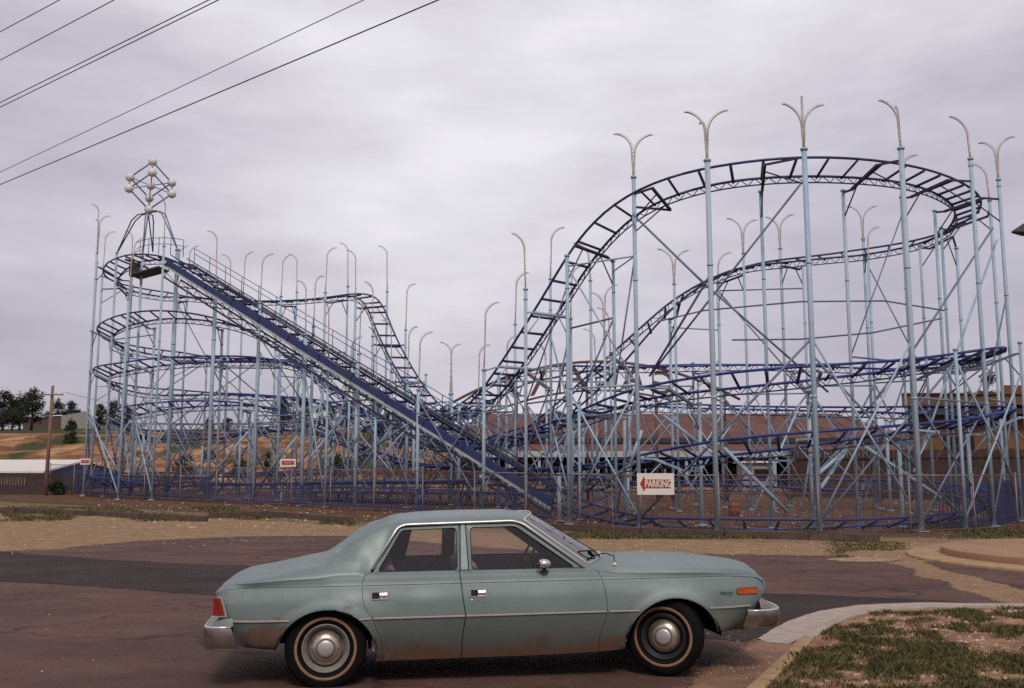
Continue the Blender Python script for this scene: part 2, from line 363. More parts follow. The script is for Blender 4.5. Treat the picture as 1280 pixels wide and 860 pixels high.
def kerb(lo, hi, mt, name):
    ln = kl[lo:hi]; o_ = offs(ln, -0.15); prof = []
    b = MB(); n = len(ln)
    # profile: inner top, outer top (rounded), outer foot, inner foot
    for p, q in zip(ln, o_):
        d = (q-p); z = V((0,0,1))
        jit = 0.006*noise.noise(p*4)
        prof.append([p+V((0,0,-KH-0.02)), p+z*jit, p+d*0.78+z*jit, p+d*0.94+V((0,0,-0.018)), q+V((0,0,-0.045)), q+d*0.12+V((0,0,-KH-0.02))])
    vs = [q for r in prof for q in r]; k = 6
    fs = [(i*k+j, i*k+j+1, (i+1)*k+j+1, (i+1)*k+j) for i in range(n-1) for j in range(k-1)]
    b.add(vs, fs, 0, True)
    b.add([v for v in prof[0]], [tuple(range(6))]); b.add([v for v in prof[-1]], [tuple(range(5,-1,-1))])
    o = b.build(name, mt); smooth_angle(o, 40); tag(o, kind='structure'); return o
ksplit = min(range(len(kl)), key=lambda i: (kl[i]-P2(1018, 797, KH)).length)
kerb(0, ksplit+1, M['conc'], 'kerb'); kerb(ksplit, len(kl), M['kerb'], 'kerb_straight')
verge = [p.copy() for p in kl]+[V((0.9, 4.2, 0)), V((12, 4.2, 0)), V((14, 10, 0))]
gx = MB(); 
from mathutils import geometry
def inside(p, poly):
    c = False; j = len(poly)-1
    for i in range(len(poly)):
        if ((poly[i].y > p[1]) != (poly[j].y > p[1])) and (p[0] < (poly[j].x-poly[i].x)*(p[1]-poly[i].y)/(poly[j].y-poly[i].y)+poly[i].x): c = not c
        j = i
    return c
def verge_z(x, y):
    dd = min((V((x, y, 0))-V((p.x, p.y, 0))).length for p in kl[::4])
    return KH-0.03+0.10*smooth(0.0, 1.2, dd)+0.035*noise.noise(V((x*1.6, y*1.6, 0)))*smooth(0, 0.3, dd)+0.015*noise.noise(V((x*7, y*7, 0)))
sheet_v = []; st = 0.12; idx = {}
x0, y0 = -0.5, 3.6; NX, NY = 110, 68
for j in range(NY):
    for i in range(NX):
        x = x0+i*st; y = y0+j*st
        ok = inside((x, y), verge)
        idx[(i, j)] = len(gx.v) if ok else None
        if ok: gx.v.append((x, y, verge_z(x, y)))
for j in range(NY-1):
    for i in range(NX-1):
        q = [idx[(i,j)], idx[(i+1,j)], idx[(i+1,j+1)], idx[(i,j+1)]]
        if None not in q: gx.f.append(tuple(q)); gx.m.append(0); gx.sm.append(True)
# skirt: tie the soil to the kerb back
o_ = offs(kl, 0.30); kk = len(kl); b0 = len(gx.v)
for p, q in zip(kl, o_):
    gx.v.append((p.x, p.y, KH-0.02)); gx.v.append((q.x, q.y, verge_z(q.x, q.y)-0.004))
for i in range(kk-1): gx.f.append((b0+2*i, b0+2*i+1, b0+2*i+3, b0+2*i+2)); gx.m.append(0); gx.sm.append(True)
tag(gx.build('verge_soil', M['redsoil']), kind='structure')
# apron of pale concrete round the kerb
ap_out = [P2(1300, 756), P2(1228, 755.5), P2(1152, 754.4), P2(1075, 757.4), P2(1024, 765), P2(985, 778), P2(962, 790.5), P2(948, 800)]
ap_in = [P2(960, 805), P2(985, 807), P2(1005, 799), P2(1040, 783), P2(1066, 770), P2(1139, 760), P2(1228, 758.4), P2(1300, 759)]
sheet('concrete_apron', rough_poly(ap_out+ap_in, 0.12, 0.025, 5.0, 3.0), 0.016, M['conc'], kind='structure')
# grass on the verge and along the fence: stuff
def blades(name, pts, h, mt, n_per=7, spread=0.05, w=0.007, **k):
    b = MB()
    for (x, y, z, s) in pts:
        for _ in range(n_per):
            a = random.random()*2*pi; r = random.random()*spread; bx = x+r*cos(a); by = y+r*sin(a)
            hh = h*s*random.uniform(0.4, 1.15); la = random.random()*2*pi; ln = hh*random.uniform(0.2, 0.9); ww = w*random.uniform(0.7, 1.4)
            px_, py_ = -sin(la)*ww, cos(la)*ww; base = len(b.v)
            b.v += [(bx-px_, by-py_, z-0.01), (bx+px_, by+py_, z-0.01), (bx+cos(la)*ln*0.4+px_*.6, by+sin(la)*ln*0.4+py_*.6, z+hh*0.6), (bx+cos(la)*ln, by+sin(la)*ln, z+hh*0.85)]
            b.f.append((base, base+1, base+2, base+3)); b.m.append(0); b.sm.append(False)
    return tag(b.build(name, mt), kind='stuff', **k)
pts = []
for _ in range(46000):
    x = random.uniform(0.6, 9.5); y = random.uniform(4.4, 11.6)
    if not inside((x, y), verge): continue
    q = 0.8*noise.noise(V((x*1.1, y*1.3, 2)))+0.8*noise.noise(V((x*3.3, y*3.6, 6)))+0.5*noise.noise(V((x*8, y*9, 8)))+0.42*smooth(9.8, 7.6, y)-0.04
    if q < 0.02+random.uniform(-0.22, 0.22): continue
    pts.append((x, y, verge_z(x, y), 0.45+min(1.0, q*1.3)))
blades('grass', pts, 0.058, M['grass'], 5, 0.055, 0.0036, label='patchy short grass growing on the red soil verge behind the kerb', cat='grass')
pts = []
for _ in range(9000):
    px = random.uniform(-40, 1290); 
    if px < 300: py = random.uniform(634, 652) 
    elif px > 1040: py = random.uniform(674, 698)-(24 if px > 1130 else 0)
    elif px > 680: py = random.uniform(661, 674)
    else: py = random.uniform(646, 660)-(4 if px<440 else 0)
    q = noise.noise(V((px*0.012, py*0.08, 9)))
    if q < (0.0 if px < 320 else -0.12 if px > 680 else 0.1): continue
    p = gat(px, py); pts.append((p.x, p.y, p.z, 1.0 if px < 1040 or p.y > 29 else .5))
blades('fence_grass', pts, 0.11, M['grass'], 6, 0.22, 0.014, label='rough strip of low weeds and grass below the ride fence', cat='grass')
# loose stones
b = MB()
def stone(p, s):
    a = random.random()*6; vs = []
    for i in range(5): t = a+i*2*pi/5; vs.append(p+V((cos(t)*s*random.uniform(.7,1.2), sin(t)*s*random.uniform(.7,1.2), -0.2*s)))
    vs.append(p+V((random.uniform(-.2,.2)*s, random.uniform(-.2,.2)*s, s*random.uniform(.35,.7))))
    b.add(vs, [(i, (i+1) % 5, 5) for i in range(5)])
for _ in range(5200):
    px = random.uniform(-20, 1290); py = random.uniform(650, 700)
    if px < 430 and py > 690-px*0.04+4: continue
    if px > 430 and py > 676+(px-430)*0.035+ (3 if px<1000 else 30): continue
    if noise.noise(V((px*0.02, py*0.12, 1))) < random.uniform(-.5, .25): continue
    p = gat(px, py); stone(p, 0.010+0.04*random.random()**3)
for _ in range(900):
    px = random.uniform(120, 1240); py = random.uniform(622, 660); p = gat(px, py)
    if p.y > 33: stone(p, random.uniform(0.03, 0.10))
for _ in range(3600):
    x = random.uniform(1, 9); y = random.uniform(5, 11.5)
    if inside((x, y), verge): stone(V((x, y, verge_z(x, y))), random.uniform(0.008, 0.03))
for _ in range(320):
    p = P2(random.gauss(930, 35), random.gauss(822, 16)); stone(V((p.x, p.y, 0.014)), random.uniform(0.003, 0.011))
for _ in range(110):
    p = P2(random.uniform(-20, 1100), random.uniform(690, 850)); 
    if not(-2.6 < p.x < 2.4 and 7.2 < p.y < 10.2): stone(V((p.x, p.y, 0.01)), random.uniform(0.004, 0.014))
tag(b.build('gravel', M['pebble']), 'loose pale stones scattered over the gravel strip, road edge and verge', 'gravel', kind='stuff')
# round tan slab with its lower step at the right
sl = empty('round_slab', (13.3, 20.3, 0))
def disc(rad, z0, z1, name, mt, rx=1.0, bev=0.03):
    n = 96; q = MB(); prof = [(rad, z0), (rad, z1-bev), (rad-bev*0.4, z1-bev*0.3), (rad-bev, z1), (0.01, z1)]
    q.lathe([(r, z) for r, z in prof], n, 'Z'); o = q.build(name, mt, sl); smooth_angle(o, 40); o.scale.y = rx; return o
disc(5.05, -0.05, 0.06, 'lower_step', M['kerb'], 1.0); disc(4.35, 0.0, 0.20, 'slab_top', M['slab'], 1.0)
tag(sl, 'round tan concrete slab with a lower curved step at the right end of the fence', 'slab')
# timbers lying along the foot of the fence
def timber(pa, pb, label, s=0.2):
    a = gat(*pa); c = gat(*pb); o = MB(); L_ = (c-a).length
    vs = []; n = 8
    for i in range(n+1):
        p = a.lerp(c, i/n); p.z = terr(p.x, p.y); d = (c-a).normalized(); l = V((-d.y, d.x, 0))
        for jx, jz in ((-1,-0.2),(1,-0.2),(1,1),(-1,1)):
            vs.append(p+l*(jx*s/2+0.012*noise.noise(p*3+V((jx,jz,0))))+V((0,0,jz*s+0.012*noise.noise(p*3+V((jz,jx,1))))))
    fs = [(i*4+j, i*4+(j+1)%4, (i+1)*4+(j+1)%4, (i+1)*4+j) for i in range(n) for j in range(4)]+[(3,2,1,0), (n*4,n*4+1,n*4+2,n*4+3)]
    o.add([v-a for v in vs], fs); ob = o.build('timber', M['timber']); ob.location = a
    return tag(ob, label, 'timber', 'old timbers edging the ground below the fence')
tl = [((-60,640),(20,641),'old grey timber entering the photo at the far left below the shed'),
 ((22,640),(112,645),'long old timber on the grass in front of the utility pole'),
 ((114,644),(196,650),'old timber on the grass below the leftmost bay of the ride'),
 ((198,649.5),(258,652),'short weathered timber with a dark end, left of a gap in the row'),
 ((262,648),(332,645),'raised timber with a dark end just right of the gap in the row'),
 ((335,645),(440,654),'long brown timber on the dirt just left of the car roof'),
 ((660,660),(800,668),'dark brown timber in the weeds beyond the car windscreen'),
 ((803,668),(905,672),'dark brown timber under the parking sign'),
 ((908,672),(1010,675),'dark brown timber beyond the tip of the car bonnet'),
 ((1013,675),(1100,677),'dark brown timber ending beside the round slab')]
for a_, b_, l_ in tl: timber(a_, b_, l_)
# ------------------------------------------------------------------ roller coaster
TOP = [(800,652,34.2),(757,643,36.5),(722,632,37.9),(690,617,38.9),(600,562.5,41.2),(500,501,44.2),(400,438,47.3),(300,375,50.5),(222,326,53.2),
 (190,321,54.2),(163,324,55.6),(143,335,57.4),(138,348,59.2),(152,358,60.6),(190,366,61.2),(240,372,61.4),(320,377,61),(390,374,60),(440,368,58.4),(463,374,57),(483,418,55.2),(502,455,53.5),(522,487,51.5),(546,513,49.5),
 (573,523,47),(605,500,44),(640,455,41),(690,378,37.8),(740,302,35.4),(789,256,33.9),(848,230,33),(918,215,32.3),(1000,208.5,32),(1072,210.5,32.4),(1138,219,33.6),(1186,235,35.6),(1210,256,38.2),(1198,280,41.5),(1155,301,44.2),
 (1080,315,45.5),(1000,324,45.8),(940,332,45),(890,348,44),(840,381,43.5),(790,430,43.3),(757,463,43.7),(720,498,44.5),(690,522,46),(650,548,48)]
MID = [(650,548,48),(600,558,50),(540,549,51.5),(490,530,52),(440,503,52),(395,470,52.5),(350,436,53),(310,412,53),(260,398,53),(205,393,53.2),(160,399,54.2),(132,413,56.5),(140,427,59.5),(174,437,61.5),(257,447,62),(340,449,61),(400,456,60),(440,472,58),(490,502,55),(540,520,52),(585,506,49.5),
 (620,487,47),(655,471,46),(700,464,46),(760,460,46.6),(850,457,47),(950,456,46.5),(1080,457,45),(1175,454,42.5),(1228,446,39),(1240,441,36),(1200,446,33.8),(1120,457,32.5),(1020,466,32),(930,474,32.5),(850,484,33.8),(785,497,36),(735,517,38.5),(685,535,42),(630,552,46)]
LOW = [(630,552,46),(575,562,49),(500,550,51.5),(450,522,53),(405,480,53.5),(365,455,53.3),(321,449,53),(257,449,53),(201,452,53.5),(160,458,54.5),(127,465,57),(136,478,60),(174,488,61.7),(257,492,62),(321,494,61),(400,502,59),(470,522,56),(530,545,53),(590,558,49),(640,547,46.5),(700,527,46),
 (760,512,46.3),(820,507,47),(900,509,47),(1000,511,46),(1100,512,44),(1195,513,41),(1244,516,38),(1252,519,35.8),(1205,528,33.8),(1120,537,32.5),(1020,548,32),(930,557,32.5),(860,566,33.8),(800,575,36),(740,583,39),(680,586,43),(600,586,48)]
END = [(600,586,48),(500,577,51),(430,552,53),(380,524,53.6),(330,508,53.5),(257,504,53.5),(200,508,54),(152,517,56),(146,529,58.5),(170,540,60.5),(220,545,61),(271,546,60.8),(310,542,59.5),(350,535,58),(400,540,57.5),(450,560,57),(430,583,58.5),(330,592,60.5),(220,595,60.6),(140,597,58.5),(122,601,56),(150,604,54.6),(213,605,54),(319,604.5,50.6),(446,602,46.6),(560,602,42.8),(640,604,40.6),(720,606,39.8),
 (800,604.5,42.5),(900,603.5,45),(1000,605,46),(1100,607,45),(1180,611,42),(1226,620,38.5),(1232,631,35.6),(1205,642,33.9),(1140,650,32.6),(1020,655,32),(900,655,32.4),(800,652,34.2)]
def catmull(pts, step=0.55):
    P_ = [pts[0]+(pts[0]-pts[1])]+pts+[pts[-1]+(pts[-1]-pts[-2])]; out = []
    for i in range(1, len(P_)-2):
        p0, p1, p2, p3 = P_[i-1:i+3]; n = max(2, int((p2-p1).length/step))
        d0 = max(1e-3, (p1-p0).length)**.5; d1 = max(1e-3, (p2-p1).length)**.5; d2 = max(1e-3, (p3-p2).length)**.5
        m1 = (p1-p0)/d0-(p2-p0)/(d0+d1)+(p2-p1)/d1; m2 = (p2-p1)/d1-(p3-p1)/(d1+d2)+(p3-p2)/d2; m1 *= d1; m2 *= d1
        for j in range(n):
            t = j/n; out.append((2*p1-2*p2+m1+m2)*t**3+(-3*p1+3*p2-2*m1-m2)*t*t+m1*t+p1)
    out.append(P_[-2]); return out
def even(path, st):
    out = [path[0]]; acc = 0
    for a, b in zip(path, path[1:]):
        d = (b-a).length; 
        while acc+d >= st:
            t = (st-acc)/d; a = a.lerp(b, t); out.append(a.copy()); d = (b-a).length; acc = 0
        acc += d
    return out
def relax(path, k):
    for _ in range(k):
        path = [path[0]]+[(path[i-1]+path[i]*2+path[i+1])/4 for i in range(1, len(path)-1)]+[path[-1]]
    return path
ride = empty('roller_coaster', at(640, 640, 42)); ride.location.z = 0
RO = V(ride.location)
tag(ride, 'blue steel roller coaster with pale posts and a long lift hill', 'roller coaster')
def rb(b, name, mt, parent=None, org=None):   # build a part of the ride: mesh placed relative to the ride's Empty
    par = parent or ride; base = V(par.get('_o', (0,0,0))) if parent else RO
    org = V(org)
    me_o = b.build(name, mt, None, org); me_o.parent = par; me_o.location = org-base
    me_o['_o'] = tuple(org); return me_o
SP = 0.50
def frames(path, lift=0):
    fr = []; n = len(path); curv = []
    for i in range(n):
        a = path[max(0, i-2)]; c = path[min(n-1, i+2)]; t = (c-a).normalized()
        b1 = (path[i]-a); b2 = (c-path[i]); 
        k = 0
        if b1.length > 1e-4 and b2.length > 1e-4:
            h1 = b1.to_2d(); h2 = b2.to_2d()
            if h1.length > .05 and h2.length > .05: k = h1.angle_signed(h2)/((h1.length+h2.length)/2)
        curv.append(k); fr.append([path[i], t])
    cs = [sum(curv[max(0, i-5):i+6])/len(curv[max(0, i-5):i+6]) for i in range(n)]
    for i in range(n):
        t = fr[i][1]; l = t.cross(V((0,0,1))).normalized(); up = l.cross(t).normalized()
        ang = max(-R(27), min(R(27), cs[i]*2.6))
        l2 = l*cos(ang)+up*sin(ang)*-1; up2 = up*cos(ang)+l*sin(ang)
        # outer rail is raised: l points right of travel
        fr[i] += [l2, up2]
    return fr
def track(pp, skip_sup=(), label=None):
    path = relax(even(catmull([at(*p) for p in pp]), SP), 3); fr = frames(path); n = len(fr); seg = 11
    for s in range(0, n-1, seg):
        e = min(n-1, s+seg); q = fr[s:e+1]; org = q[0][0]
        w = MB()
        for sd in ((1 if (pp is not TOP or (q[0][0].x < -3 and q[0][0].z > 1)) else -1),):
            up = [p+l*sd*0.5 for p, t, l, u in q]; lo = [p+l*sd*0.5-u*0.26 for p, t, l, u in q]
            w.tube(lo, 0.027, 5)
            for i in range(len(q)-1):
                m = (up[i]+up[i+1])/2; 
                w.tube([lo[i], m], 0.016, 4, cap=False); w.tube([m, lo[i+1]], 0.016, 4, cap=False)
        for i in range(0, len(q)-(1 if e < n-1 else 0)):
            p, t, l, u = q[i]
            if (s+i) % 2 == 0: w.tube([p-l*0.5-u*0.07, p+l*0.5-u*0.07], 0.052, 4)
        sec = rb(w, 'track_section', M['rail'], None, org)
        for sd in (-1, 1):
            r_ = MB(); r_.tube([p+l*sd*0.5 for p, t, l, u in q], 0.047, 6); rb(r_, 'rail', M['blue'] if org.z < 8 else M['navy'], sec, org)
    return path, fr
tracks = [track(TOP), track(MID), track(LOW), track(END)]
# lift hill: side boards, pale beam, chain trough, catwalk and handrails
lf = [f for f in tracks[0][1] if f[0].x < at(712,627,38.4).x and f[0].x > at(214,324,53.3).x and f[0].y < 54 and f[0].z > 0.8]
lf = lf[:[i for i, f in enumerate(lf) if i == len(lf)-1 or (lf[i+1][0]-f[0]).length > 2][0]+1]
la, lb = lf[0][0], lf[-1][0]; lt = (lb-la).normalized(); ll = lt.cross(V((0,0,1))).normalized(); lu = ll.cross(lt).normalized()
if ll.y > 0: ll = -ll      # towards the camera side
lh = MB(); lh.beam(la+ll*0.66-lu*0.15, lb+ll*0.66-lu*0.15, 0.05, 0.30, up=lu)
for sdx in (-1, 1):
    gx2 = MB(); gx2.tube([la+ll*0.5*sdx+lu*0.30, lb+ll*0.5*sdx+lu*0.26], 0.03, 5); kk2 = int((lb-la).length/1.0)
    for i in range(kk2): p = la+lt*((lb-la).length*i/kk2)+ll*.5*sdx; gx2.tube([p, p+lu*.30], .025, 4)
    rb(gx2, 'guide_rail', M['rail'], None, la)
for k9 in range(1, int((lb-la).length/2.4)): q9 = la+lt*(2.4*k9)+ll*0.69-lu*0.15; lh.beam(q9-lu*.17, q9+lu*.17, 0.05, 0.03, up=lt)
L0 = rb(lh, 'lift_side_board', M['liftblue'], None, la)
x = MB(); x.beam(la+ll*0.60-lu*0.38, lb+ll*0.60-lu*0.38, 0.12, 0.12, up=lu)
rb(x, 'lift_beam', M['beam'], None, la)
x = MB(); x.beam(la+lt*.6+ll*0.55-lu*0.98, lb+ll*0.55-lu*0.98, 0.07, 0.08, up=lu); x.beam(la+lt*.6-ll*0.55-lu*0.98, lb-ll*0.55-lu*0.98, 0.07, 0.08, up=lu)
D_ = (lb-la).length; k = int(D_/1.5)
for i in range(1, k):
    p = la+lt*(D_*i/k); q = la+lt*(D_*(i+1)/k)
    for sd in (-1, 1): x.tube([p+ll*0.55*sd-lu*0.98, p+ll*0.55*sd-lu*0.66], 0.025, 4); x.tube([p+ll*0.55*sd-lu*0.98, q+ll*0.55*sd-lu*0.66], 0.02, 4)
    x.tube([p-ll*0.55-lu*0.98, p+ll*0.55-lu*0.98], 0.03, 4)
rb(x, 'lift_truss', M['darkiron'], None, la)
x = MB(); x.beam(la-ll*0.85+lu*0.0, lb-ll*0.85+lu*0.0, 0.36, 0.05, up=lu); rb(x, 'catwalk', M['darkiron'], None, la)
for sd, off in ((-1, 1.05),):
    x = MB()
    for hz in (0.62, 0.92): x.tube([la+ll*off*sd+V((0,0,hz)), lb+ll*off*sd+V((0,0,hz))], 0.018, 5)
    for i in range(k+1):
        p = la+lt*(D_*i/k)+ll*off*sd; x.tube([p, p+V((0,0,.92))], 0.018, 4)
    rb(x, 'handrail', M['blue'], None, la)
# top platform with handrail round the turnaround
tp = [f for f in tracks[0][1] if f[0].z > 12.6 and f[0].x < at(214,324,53).x and f[0].y < 60.5]
x = MB()
for hz in (0.6, 0.95): x.tube([p+l*(1 if True else 0)*0.0+ (V((p.x,p.y,0))-V((-24.0,57.3,0))).normalized()*1.0+V((0,0,hz)) for p,t,l,u in tp[:10]], 0.018, 5)
for p,t,l,u in tp[:10:2]:
    q = p+(V((p.x,p.y,0))-V((-24.0,57.3,0))).normalized()*1.0; x.tube([q, q+V((0,0,.95))], 0.02, 4)
rb(x, 'handrail', M['blue'], None, tp[0][0])
pa = at(168,346,55.2); pb = at(203,334,53.6); x = MB(); x.beam(pa, at(205,336,55.0), 1.3, 0.08); rb(x, 'platform', mat('mossy platform', (0.05,0.06,0.045), 0.8, var=0.3), None, pa)
x = MB(); x.box(at(170,338,56)+V((0,0,0)), (0.7, 0.6, 0.7), 0.3); rb(x, 'drive_motor', M['darkiron'], None, at(170,338,56))

# ---- columns
cols = []    # [x, y, ztop, radius, lampspec]
def top_at(px, Y, ty): return at(px, ty, Y)
FC = [ # base px, base Y, px at top, py at top, radius, lamps (angles in degrees, 0 = to the right of the photo)
 (1246,33.9,1213,198,.105,(180,)),(1155,31.3,1126,185,.125,(185,75)),(1029,30.6,1005,186,.125,(182,270,0)),(899,30.9,884,200,.125,(180,100,0)),
 (785,33.4,792,221,.105,(150,0)),(1268,36.6,1248,224,.10,(120,0)),(1262,38.5,1237,250,.09,(150,)),(700,36.3,699,592,.11,()),
 (606,39.6,605,462,.10,(0,)),(522,42.0,523,487,.10,(20,)),(446,44.6,447,452,.12,()),(380,47.0,382,418,.13,(160,)),(319,49.6,325,378,.12,(10,)),
 (263,51.6,270,356,.14,(175,)),(213,53.6,222,312,.14,()),(132,56.6,146,316,.09,()),(112,58.4,121,328,.10,(140,30)),(118,61.5,128,345,.09,(20,)),(175,55.2,178,320,.10,()),
 (694,40.5,688,348,.085,(8,)),(744,40.5,738,350,.085,(172,)),(652,42.5,644,405,.08,(8,)),(563,47.5,565,492,.08,(172,)),(586,47,585,505,.08,(10,)),(770,46,763,440,.08,(175,))]
def add_col(x, y, z, r, lamps=None, px=None):
    for c in cols:
        if (c[0]-x)**2+(c[1]-y)**2 < 1.25**2:
            if c[5] and z > c[2]+1.5: continue
            c[2] = max(c[2], z) if not c[5] else c[2]
            if lamps and not c[4] and not c[5]: c[4] = lamps
            return c
    c = [x, y, z, r, lamps, px is not None]; cols.append(c); return c
for bx, Y, tx, ty, r, lm in FC:
    t = at(tx, ty, Y); add_col(t.x, t.y, t.z, r, lm, 1)
bents = []
rg = random.Random(11)
for ti, (path, fr) in enumerate(tracks):
    st = 7 if ti == 0 else 9
    i0 = 3
    for i in range(i0, len(fr)-2, st):
        p, t, l, u = fr[i]; h = V((l.x, l.y, 0)).normalized(); tz = terr(p.x, p.y)
        if p.z-tz < 1.0: continue
        if abs(t.z) > .75: pass
        lam = None
        for sd in (-1, 1):
            off = 0.98; q = p+h*sd*off
            ztop = p.z+ (l.z*sd*0.5) - (0.30 if sd*l.z <= 0 else -0.15)
            if sd*l.z > 0.02 or (abs(l.z) < 0.05 and rg.random() < .6): lam = (math.degrees(math.atan2(h.y*sd, h.x*sd)),)
            else: lam = None
            if ti == 0 and p.x < -6 and p.y > 55: lam = (rg.choice((0, 180, 20, 160)),)
            if ti == 0 and p.z < 2.5: lam = None
            if ti == 0 and lam and p.y > 43 and p.x > 4: lam = (180, 0)
            if ti > 0: lam = (rg.choice((10,170)),) if rg.random() < .12 else None
            if lam: ztop += 0.5
            c = None
            if ti == 0 and p.z > 5 and p.x > 2.5 and (q.y < 38 or q.x > 15) and ((h*sd).y < -0.2 or (h*sd).x > 0.5):
                near = sorted((math.hypot(e_[0]-q.x, e_[1]-q.y), k3) for k3, e_ in enumerate(cols) if e_[5])
                if near[0][0] < 2.6 and cols[near[0][1]][2] > p.z-1.2: c = cols[near[0][1]]
                else: lam = None; ztop = min(ztop, p.z-0.5)
            if c is None: c = add_col(q.x, q.y, ztop, 0.10 if sd > 0 else 0.085, lam)
            bents.append((c, p, l, u, h*sd, ti, i, sd))
print('columns', len(cols))
def lamp_arm(b, base, ang, hgt=1.35, rad=0.62, r=0.035, tilt=0.0):
    d = V((cos(ang), sin(ang), 0)); pts = [base]; m = 3
    for i in range(1, m): pts.append(base+V((0,0,hgt*0.62*i/m))+d*0.02*i)
    for i in range(8):
        t = i/7*R(84); pts.append(base+V((0,0,hgt*0.62+rad*sin(t)))+d*(0.05+rad*(1-cos(t))))
    b.tube(pts, r, 5, r2=r*0.75); 
    for a, c in zip(pts, pts[1:]):
        for k2 in (0.25, 0.75):
            q = a.lerp(c, k2); b.box(q+V((cos(ang), sin(ang), 0))*-0.055+V((0,0,0.03)), (0.022,0.022,0.03), ang)
    return b
cols.sort(key=lambda c: (V((c[0], c[1])).length))
for ci, c in enumerate(cols):
    x_, y_, z_, r_, lm, ex = c[:6]; z0 = terr(x_, y_)-0.05
    if z_-z0 < 0.6: z_ = z0+0.6
    b = MB(); r_ *= 0.68 if x_ > 0 else 0.72; b.tube([(x_, y_, z0), (x_, y_, (z0+z_)/2), (x_, y_, z_)], r_, 10)
    b.box((x_, y_, z0+0.09), (r_*4, r_*4, 0.05)); b.lathe([(r_*1.0, z_-0.05), (r_*1.45, z_-0.05), (r_*1.45, z_+0.02), (0.01, z_+0.02)], 10, 'Z', (x_, y_, 0))
    k = int((z_-z0)/4.2)
    for j in range(1, k+1): b.lathe([(r_, z0+4.2*j-.03), (r_*1.22, z0+4.2*j-.03), (r_*1.22, z0+4.2*j+.03), (r_, z0+4.2*j+.03)], 10, 'Z', (x_, y_, 0))
    co = rb(b, 'support_column', M['post'] if ci % 3 else M['post_rust'], None, (x_, y_, 0))
    if lm:
        for a in lm:
            q = MB(); big = x_ > 3 and z_ > 9; vr = rg.uniform(.86, 1.12)
            h_ = 1.35 if big else 3.4 if x_ < -1 else 2.6
            if a == 270: q.tube([(x_, y_, z_), (x_, y_, z_+1.75)], 0.045, 5)
            else: lamp_arm(q, V((x_, y_, z_)), R(a+rg.uniform(-9, 9)), h_*vr, 0.72 if big else 0.62, 0.034 if big else 0.030)
            rb(q, 'lamp_arm', M['lamp'] if not (605 < x_ < 0) else M['white'], co, (x_, y_, z_))
# ---- brackets, sills and braces, one part for each bent
def end_of(c, z): return V((c[0], c[1], z))
done = set(); nb = 0
by = {}
for bt in bents: by.setdefault((bt[5], bt[6]), []).append(bt)
keys = sorted(by)
for k_ in keys:
    two = by[k_]; b = MB()
    p, l, u = two[0][1:4]; cz = p.z-0.26*u.z-0.10
    lo = p-u*0.36
    b.beam(lo-l*0.72, lo+l*0.72, 0.09, 0.09, up=u)
    for (c, p_, l_, u_, h, ti, i, sd) in two:
        e = lo+l*(0.72 if l.dot(h) > 0 else -0.72); zc = min(c[2]-0.05, e.z+0.02) if c[2] > e.z-0.4 else c[2]-.05
        b.beam(e, end_of(c, zc), 0.065, 0.065)
        d = end_of(c, max(terr(c[0], c[1])+.5, zc-0.9)); b.tube([d, lo+(e-lo)*0.5], 0.026, 5)
    rb(b, 'cross_beam', M['brace'] if k_[0] % 2 else M['darkiron'] if p.z > 9 else M['post'], None, lo)
# long thin bracing between neighbouring bents
cnt = 0
for a_, b_ in zip(keys, keys[1:]):
    if a_[0] != b_[0] or cnt >= 96: continue
    for A in by[a_]:
        for B in by[b_]:
            if A[7] != B[7]: continue
            ca, cb = A[0], B[0]
            if ca is cb or (id(ca), id(cb)) in done: continue
            done.add((id(ca), id(cb)))
            d = math.hypot(ca[0]-cb[0], ca[1]-cb[1])
            if d > 7 or d < 1.2: continue
            if ca[0] > 2 and rg.random() < .38: continue
            z0 = terr(ca[0], ca[1])+0.3; zt = min(ca[2], cb[2])-0.4; H_ = zt-z0
            if H_ < 2: continue
            n = max(1, round(H_/4.6)); b = MB(); any_ = False; last_ = -1
            for j in range(n):
                if any_ and len(b.v) == last_: break
                last_ = len(b.v)
                za, zb = z0+H_*j/n, z0+H_*(j+1)/n; r = rg.random(); low = za < 4.0
                rr = 0.032 if not low else 0.04
                if za > 5 and rg.random() < 0.45:
                    if any_: break
                    continue
                if any_: b.tube([end_of(ca, za), end_of(cb, za)], rr, 4)
                if r < 0.55 or low: b.tube([end_of(ca, za), end_of(cb, zb)], rr, 4); any_ = True
                if (r > 0.35 and low and (r >= 0.55 or any_ or True)) or r > .8: b.tube([end_of(cb, za), end_of(ca, zb)], rr, 4); any_ = True
                if rg.random() < 0.45 and j == n-1 and any_: b.tube([end_of(ca, zb), end_of(cb, zb)], rr, 4)
            if any_:
                rb(b, 'brace', M['brace'] if rg.random() < .62 else M['post'], None, end_of(ca, zt)); cnt += 1
